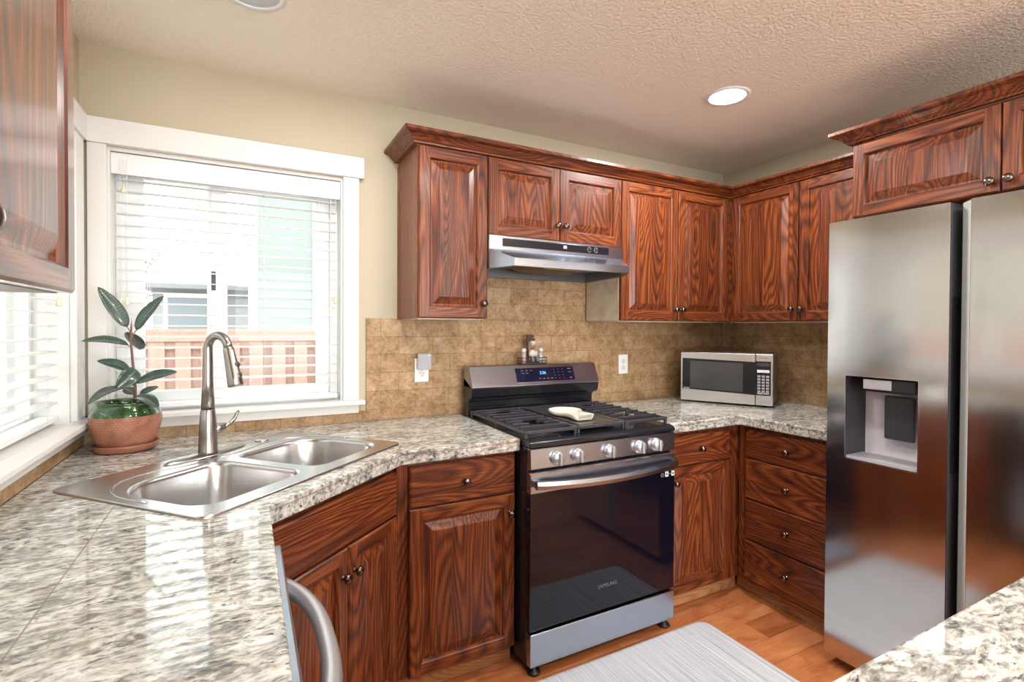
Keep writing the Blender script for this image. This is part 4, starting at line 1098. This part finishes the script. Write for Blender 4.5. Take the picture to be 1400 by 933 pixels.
# dispenser
dsp = MB()
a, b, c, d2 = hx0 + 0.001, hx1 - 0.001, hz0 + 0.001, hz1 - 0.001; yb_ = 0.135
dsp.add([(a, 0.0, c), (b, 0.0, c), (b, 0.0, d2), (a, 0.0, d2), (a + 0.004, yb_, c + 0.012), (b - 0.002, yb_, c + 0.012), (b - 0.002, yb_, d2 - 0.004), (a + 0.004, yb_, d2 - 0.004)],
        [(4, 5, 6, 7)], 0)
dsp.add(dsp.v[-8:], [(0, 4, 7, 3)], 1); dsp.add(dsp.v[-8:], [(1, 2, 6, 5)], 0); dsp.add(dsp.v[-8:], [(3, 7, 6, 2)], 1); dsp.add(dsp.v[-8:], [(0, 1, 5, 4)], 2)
do = dsp.build('dispenser', [pbr('dispenser_grey', (0.66, 0.63, 0.68), 0.35), pbr('dispenser_shade_grey', (0.025, 0.024, 0.028), 0.35), CHROME], ld)  # shade painted in: left and top walls near black, back kept pale
MB().box(hx0 + 0.052, hx1 - 0.012, 0.010, 0.125, hz1 - 0.056, hz1 - 0.004).build('nozzle_housing', BLACK, do, bevel=0.008, seg=3)
MB().box(hx0 + 0.060, hx0 + 0.155, 0.0075, 0.012, hz1 - 0.046, hz1 - 0.010).build('nozzle_plate', MIDGREY, do, bevel=0.003)
MB().box(hx0 + 0.090, hx0 + 0.190, 0.095, 0.112, hz0 + 0.085, hz0 + 0.250).build('paddle', DKGREY, do, bevel=0.006, seg=3)
MB().box(hx0 + 0.004, hx1 - 0.004, 0.004, 0.120, hz0 + 0.003, hz0 + 0.013).build('drip_tray', MIDGREY, do)
fr = MB()
for q in ((hx0 - 0.002, hx1 + 0.002, hz0 - 0.003, hz0 + 0.001), (hx0 - 0.002, hx1 + 0.002, hz1 - 0.001, hz1 + 0.0015), (hx0 - 0.002, hx0 + 0.001, hz0, hz1), (hx1 - 0.001, hx1 + 0.0015, hz0, hz1)):
    fr.box(q[0], q[1], -0.0018, 0.003, q[2], q[3])
fr.build('dispenser_trim', CHROME, do)
# right door with a chamfered grip edge
rd = MB(); rd.prism([(0.450, 0.0), (0.908, 0.0), (0.908, 0.145), (0.419, 0.145), (0.419, 0.035)], FB, FT, 'z')
rdo = rd.build('door', ST_F, t)
ec = MB(); ec.prism([(0.4492, -0.0004), (0.4180, 0.0345), (0.4180, 0.140), (0.4160, 0.140), (0.4160, 0.0335), (0.4475, -0.0004)], FB, FT - 0.004, 'z')
ec.build('edge_trim', pbr('pale_grey_edge', (0.52, 0.54, 0.52), 0.35, 0.2), rdo)
MB().box(0.401, 0.4145, 0.120, 0.158, FB, FT - 0.01).build('gasket', BLACKM, t)
for x in (0.06, 0.85):
    MB().lathe([(0.022, 0.0003), (0.024, 0.006), (0.014, 0.010), (0.013, 0.040)], 16, M=Matrix.Translation((x, 0.19, 0))).build('foot', BLACKM, t)
MB().box(0.01, 0.90, 0.150, 0.158, 0.006, 0.040).build('base_grille', BLACKM, t)

# ------------------------------------------------------------------ floor mat
mb = MB()
pts = rrect(-2.06, -1.005, -1.29, -0.748, (0.05, 0.05, 0.05, 0.05), 6)
n = len(pts); cx, cy = -1.53, -1.02
sc_ = lambda k: [(cx + (x - cx) * (1 - k / 0.53), cy + (y - cy) * (1 - k / 0.27)) for x, y in pts]
r0, r1, r2 = pts, sc_(0.006), sc_(0.020)
vs = [(x, y, 0.0004) for x, y in r0] + [(x, y, 0.005) for x, y in r0] + [(x, y, 0.010) for x, y in r1] + [(x, y, 0.014) for x, y in r2]
mb.add(vs, [(r * n + i, r * n + (i + 1) % n, (r + 1) * n + (i + 1) % n, (r + 1) * n + i) for r in range(3) for i in range(n)], 0, True)
mb.add([vs[3 * n + i] for i in range(n)], [tuple(range(n))]); mb.add([vs[i] for i in range(n)], [tuple(range(n - 1, -1, -1))])
o = mb.build('floor_mat', RUG, clean=True); tag(o, 'grey striped cushioned mat on the floor in front of the range', 'mat')

# ------------------------------------------------------------------ plant
PX, PY = -3.238, -0.178
t = thing('plant_saucer', 'terracotta saucer under the rubber plant pot', 'saucer', (PX, PY, ZC + 0.0004))
MB().lathe([(0.080, 0), (0.091, 0.004), (0.097, 0.024), (0.0955, 0.027), (0.092, 0.025), (0.084, 0.009), (0.001, 0.008)], 40, cap1=False).build('dish', TERRAP, t)
t = thing('potted_rubber_plant', 'rubber plant in a green-rimmed terracotta pot at the window corner', 'plant', (PX, PY, ZC + 0.0088))
MB().lathe([(0.066, 0), (0.074, 0.003), (0.088, 0.030), (0.100, 0.068), (0.1045, 0.095), (0.1035, 0.116)], 48, cap1=False).build('pot', TERRA, t)
MB().lathe([(0.1035, 0.1162), (0.102, 0.124), (0.095, 0.140), (0.086, 0.150), (0.089, 0.157), (0.0905, 0.161), (0.088, 0.163), (0.083, 0.158), (0.080, 0.146), (0.080, 0.140)], 48, cap0=False, cap1=False).build('glazed_rim', GLAZE, t)
MB().lathe([(0.0805, 0.141), (0.04, 0.146), (0.001, 0.147)], 30, cap0=False, cap1=False).build('soil', SOIL, t)
zb_ = ZC + 0.0088
SX = lambda x, z, y=PY: Vector((x - PX, y - PY, z - zb_))
stem = [SX(-3.213, 1.065), SX(-3.212, 1.13), SX(-3.218, 1.214), SX(-3.223, 1.29), SX(-3.222, 1.345)]
MB().tube(stem, [0.0055, 0.005, 0.0042, 0.0036, 0.003], 10).build('stem', STEM, t)
MB().tube([SX(-3.222, 1.34), SX(-3.221, 1.375)], [0.003, 0.0008], 8).build('leaf_sheath', pbr('sheath_red', (0.25, 0.13, 0.09), 0.5), t)
def leaf(base, tip, width, nrm, bend=0.0, fold=0.25, root=None):
    base, tip = SX(*base), SX(*tip); L = tip - base; ln = L.length; d = L.normalized()
    nrm = Vector(nrm); nrm = (nrm - d * nrm.dot(d)).normalized(); sd = d.cross(nrm).normalized()
    NU, NV = 6, 14; vs = []; uvs = []
    for j in range(NV + 1):
        v = j / NV
        wd = width / 2 * (math.sin(PI * v ** 0.85) ** 0.62) * (1 - 0.12 * v) if 0 < v < 1 else 0.0006
        c = base + d * (ln * v) + nrm * (bend * ln * math.sin(PI * v))
        for i in range(NU + 1):
            u = i / NU * 2 - 1
            vs.append(c + sd * (u * wd) + nrm * (abs(u) ** 1.3 * wd * fold)); uvs.append((i / NU, v))
    fs = [(j * (NU + 1) + i, j * (NU + 1) + i + 1, (j + 1) * (NU + 1) + i + 1, (j + 1) * (NU + 1) + i) for j in range(NV) for i in range(NU)]
    mb = MB(); mb.add(vs, fs, 0, True)
    o = mb.build('leaf', LEAF, t)
    uvl = o.data.uv_layers.new(name='UVMap')
    for lp in o.data.loops: uvl.data[lp.index].uv = uvs[lp.vertex_index]
    s_ = o.modifiers.new('thick', 'SOLIDIFY'); s_.thickness = 0.0012; s_.offset = 0
    if root:
        MB().tube([SX(*root), (SX(*root) + base) / 2 + Vector((0, 0, 0.003)), base + d * 0.004], 0.0018, 7).build('petiole', pbr('petiole', (0.22, 0.14, 0.09), 0.5) if 'petiole' not in MATS else MATS['petiole'], o)
    return o
Y0 = PY
leaf((-3.233, 1.345, Y0), (-3.312, 1.482, Y0 - 0.01), 0.054, (0.45, -0.85, 0.3), 0.03, 0.2, (-3.222, 1.318))
leaf((-3.208, 1.333, Y0), (-3.128, 1.458, Y0 + 0.01), 0.052, (-0.55, -0.75, 0.25), 0.04, 0.3, (-3.222, 1.305))
leaf((-3.223, 1.325, Y0 + 0.012), (-3.214, 1.262, Y0 + 0.095), 0.076, (0.05, -0.62, 0.78), -0.03, 0.10, (-3.222, 1.295))
leaf((-3.229, 1.282, Y0 - 0.004), (-3.352, 1.297, Y0 - 0.035), 0.058, (0.0, -0.42, 0.9), 0.07, 0.25, (-3.220, 1.262))
leaf((-3.226, 1.192, Y0 - 0.003), (-3.314, 1.229, Y0 - 0.02), 0.048, (0.25, -0.60, 0.75), 0.08, 0.2, (-3.217, 1.165))
leaf((-3.202, 1.196, Y0 - 0.035), (-3.250, 1.138, Y0 - 0.085), 0.062, (0.55, -0.72, 0.4), 0.16, 0.30, (-3.213, 1.150))
leaf((-3.206, 1.150, Y0 - 0.02), (-3.080, 1.186, Y0 - 0.07), 0.062, (-0.1, -0.55, 0.83), 0.03, 0.25, (-3.212, 1.135))
leaf((-3.234, 1.136, Y0 - 0.02), (-3.325, 1.090, Y0 - 0.085), 0.056, (-0.25, -0.45, 0.85), 0.12, 0.15, (-3.213, 1.125))
leaf((-3.207, 1.103, Y0 - 0.03), (-3.132, 1.066, Y0 - 0.10), 0.058, (0.2, -0.45, 0.87), 0.10, 0.2, (-3.213, 1.095))
leaf((-3.218, 1.105, Y0 + 0.015), (-3.252, 1.124, Y0 + 0.06), 0.040, (0.1, -0.7, 0.7), 0.05, 0.2, (-3.213, 1.09))
leaf((-3.200, 1.104, Y0 + 0.015), (-3.150, 1.126, Y0 + 0.05), 0.030, (0, -0.6, 0.8), 0.05, 0.2, (-3.213, 1.09))

# ------------------------------------------------------------------ ceiling lights
LENS = pbr('lit_lens', (1, 1, 1), 0.5, emit=(1.0, 0.98, 0.95), es=14.0)
CAN = pbr('grey_can_lining', (0.45, 0.48, 0.50), 0.35, 0.3)
def recessed(x, y, label, lit, power=0):
    t = thing('recessed_light', label, 'ceiling light', (x, y, H), 0)
    MB().lathe([(0.097, -0.0005), (0.096, -0.004), (0.080, -0.006), (0.077, -0.0045), (0.077, -0.0005)], 40, cap0=False, cap1=False).build('trim_ring', PLATE, t)
    if lit:
        MB().lathe([(0.076, -0.0012), (0.073, -0.0035), (0.001, -0.0045)], 36, cap0=False, cap1=False).build('lens', LENS, t)
        l = area('recessed_or_fill_lamp', (x, y, H - 0.012), (0, 0, 0), 0.14, 0.14, power, (1.0, 0.98, 0.96), 'DISK')
    else:
        MB().lathe([(0.077, -0.0012), (0.060, -0.0006)], 36, cap0=False, cap1=False).build('baffle', CAN, t)
        MB().lathe([(0.060, -0.0007), (0.001, -0.0007)], 36, cap0=False, cap1=False).build('lens', pbr('unlit_lens', (0.5, 0.53, 0.55), 0.4), t)
    return t
recessed(-0.955, -0.815, 'bright recessed ceiling light above the microwave corner', True, 20)
recessed(-2.846, -0.600, 'unlit grey recessed ceiling light at the top edge above the sink', False)
recessed(-2.490, -0.865, 'lit recessed ceiling light just past the top edge of the picture', True, 14)
for x, y, pw in ((-1.75, -1.75, 14), (-1.9, -3.3, 26), (-0.8, -3.0, 16), (-1.9, -5.0, 16)): 
    area('recessed_or_fill_lamp', (x, y, H - 0.012), (0, 0, 0), 0.14, 0.14, pw, (1.0, 0.98, 0.96), 'DISK')  # unseen fill lamps added at ceiling height to brighten the room

# ------------------------------------------------------------------ outdoors
GRASS = pbr('pale_gravel', (0.45, 0.44, 0.41), 0.9)
g_ = MB().box(-30, 20, -20, 40, -0.35, -0.25).build('ground', GRASS); struct(g_)
FEN = wood('cedar_fence_stain', 'V', dark=(0.38, 0.235, 0.195), mid=(0.45, 0.285, 0.235), light=(0.50, 0.33, 0.275), coat=0.0, rough=0.8)
def fence(L, loc, rotz, label):
    t = thing('fence', label, 'fence', loc, rotz)
    p = 0.194; k = int(L / p)
    bb = MB(); fb = MB()
    for i in range(k):
        bb.box(i * p, i * p + 0.14, 0.03, 0.045, 0.0, 1.45); fb.box(i * p + 0.097, i * p + 0.097 + 0.117, -0.020, -0.004, 0.0, 1.45)
    bb.build('back_boards', FEN, t); fb.build('front_boards', FEN, t)
    MB().box(0, L, -0.004, 0.03, 0.2, 0.29).box(0, L, -0.004, 0.03, 1.3, 1.39).build('rails', FEN, t)
    MB().box(0, L, -0.04, 0.062, 1.45, 1.48).box(0, L, -0.036, -0.021, 1.37, 1.45).build('cap_rail', FEN, t)
    return t
fence(9.0, (-7.2, 3.0, -0.16), 0, 'red cedar fence outside the window over the sink')
fence(8.8, (-7.6, -6.0, -0.16), R(90), 'red cedar fence outside the left window')
SIDING = None
def siding(name, col):
    m, nt, b = new_mat(name); g = NT(nt)
    tc = g.n('ShaderNodeTexCoord').outputs['Object']; sp = g.n('ShaderNodeSeparateXYZ'); g.l(tc, sp.inputs[0])
    fr = g.math('FRACT', g.math('DIVIDE', sp.outputs[2], 0.15))
    b.inputs['Base Color'].default_value = (*col, 1); b.inputs['Roughness'].default_value = 0.8
    g.bump(fr, 0.6, 0.01, b)
    return m
t = thing('neighbour_house', 'pale green neighbouring house seen through the right half of the window', 'house', (-2.78, 5.2, -0.25))
MB().box(0, 4.5, 0, 2.2, 0, 4.6).build('wall', siding('pale_green_siding', (0.272, 0.308, 0.297)), t)
MB().box(-0.05, 0.06, -0.03, 0.09, 0, 4.6).build('corner_board', VINYL, t)
MB().box(0.74, 0.86, -0.03, -0.001, 0, 4.6).build('corner_board', VINYL, t)
MB().prism([(-0.3, 4.6), (2.5, 4.6), (1.1, 5.6)], -0.3, 4.8, 'x').build('roof', pbr('grey_shingle', (0.30, 0.305, 0.32), 0.9), t)
t = thing('neighbour_house', 'low grey-roofed house seen through the left half of the window', 'house', (-5.55, 8.0, -0.25))
MB().box(1.3, 2.9, 0, 5, 0, 2.35).build('wall', siding('pale_grey_siding', (0.36, 0.365, 0.37)), t)
rf = MB(); rf.prism([(-0.4, 2.22), (-0.4, 2.29), (2.5, 3.05), (5.4, 2.29), (5.4, 2.22)], 1.15, 3.0, 'x'); rf.build('roof', MATS['grey_shingle'], t)
wn = MB().box(1.46, 2.16, -0.05, -0.001, 0.75, 2.14).build('window', VINYL, t)
MB().box(1.52, 2.10, -0.056, -0.051, 0.80, 2.08).build('pane', pbr('dark_far_glass', (0.24, 0.27, 0.29), 0.2), wn)
t = thing('neighbour_house', 'cream neighbouring house outside the left window', 'house', (-10.2, -7.0, -0.25))
MB().box(0, 0.5, 0, 11.0, 0, 4.2).build('wall', siding('cream_siding', (0.36, 0.31, 0.24)), t)
MB().prism([(-0.5, 4.2), (0.9, 4.2), (-2.5, 5.6)], -0.3, 11.3, 'y').build('roof', MATS['grey_shingle'], t)
for y in (3.6, 6.6):
    wn = MB().box(0.501, 0.55, y, y + 1.1, 1.3, 2.7).build('window', VINYL, t)
    MB().box(0.551, 0.556, y + 0.08, y + 1.02, 1.38, 2.62).build('pane', MATS['dark_far_glass'], wn)
t = thing('tree', 'small leafy tree beyond the fence at the left of the window', 'tree', (-5.2, 15.5, -0.25))
MB().tube([(0, 0, 0), (0.05, 0, 1.2), (0, 0.05, 2.6)], [0.12, 0.09, 0.04], 10).build('trunk', pbr('bark', (0.10, 0.07, 0.05), 0.9), t)
fm = MB()
for k in range(900):
    a, b_, r = random.uniform(0, 2 * PI), random.uniform(-1, 1), random.random() ** 0.4
    s2 = math.sqrt(1 - b_ * b_); c = Vector((r * 0.8 * s2 * math.cos(a), r * 0.8 * s2 * math.sin(a), 2.9 + r * 0.95 * b_))
    q = Matrix.Rotation(random.uniform(0, 6.3), 4, Vector((random.random() - .5, random.random() - .5, random.random())).normalized())
    fm.add([c + q @ Vector(p_) for p_ in ((-0.05, 0, 0), (0, -0.025, 0.01), (0.06, 0, 0), (0, 0.025, 0.01))], [(0, 1, 2, 3)])
tag(fm.build('foliage', pbr('tree_leaf', (0.16, 0.22, 0.13), 0.7), t), kind='stuff')

# things of a kind share a group phrase
GROUPS = {'upper_cabinet': 'oak wall cabinets', 'base_cabinet': 'oak base cabinets', 'recessed_light': 'recessed ceiling lights', 'wall_outlet': 'outlets on the tiled wall',
          'window_blind': 'white window blinds', 'crown_moulding': 'crown mouldings on the wall cabinets', 'countertop': 'granite counters', 'fence': 'cedar fences outside',
          'neighbour_house': 'houses outside the windows', 'pepper_shaker': 'shakers in the chef caddy', 'salt_shaker': 'shakers in the chef caddy'}
for o in list(bpy.context.scene.objects):
    if o.parent is None and o.name.split('.')[0] in GROUPS: o['group'] = GROUPS[o.name.split('.')[0]]
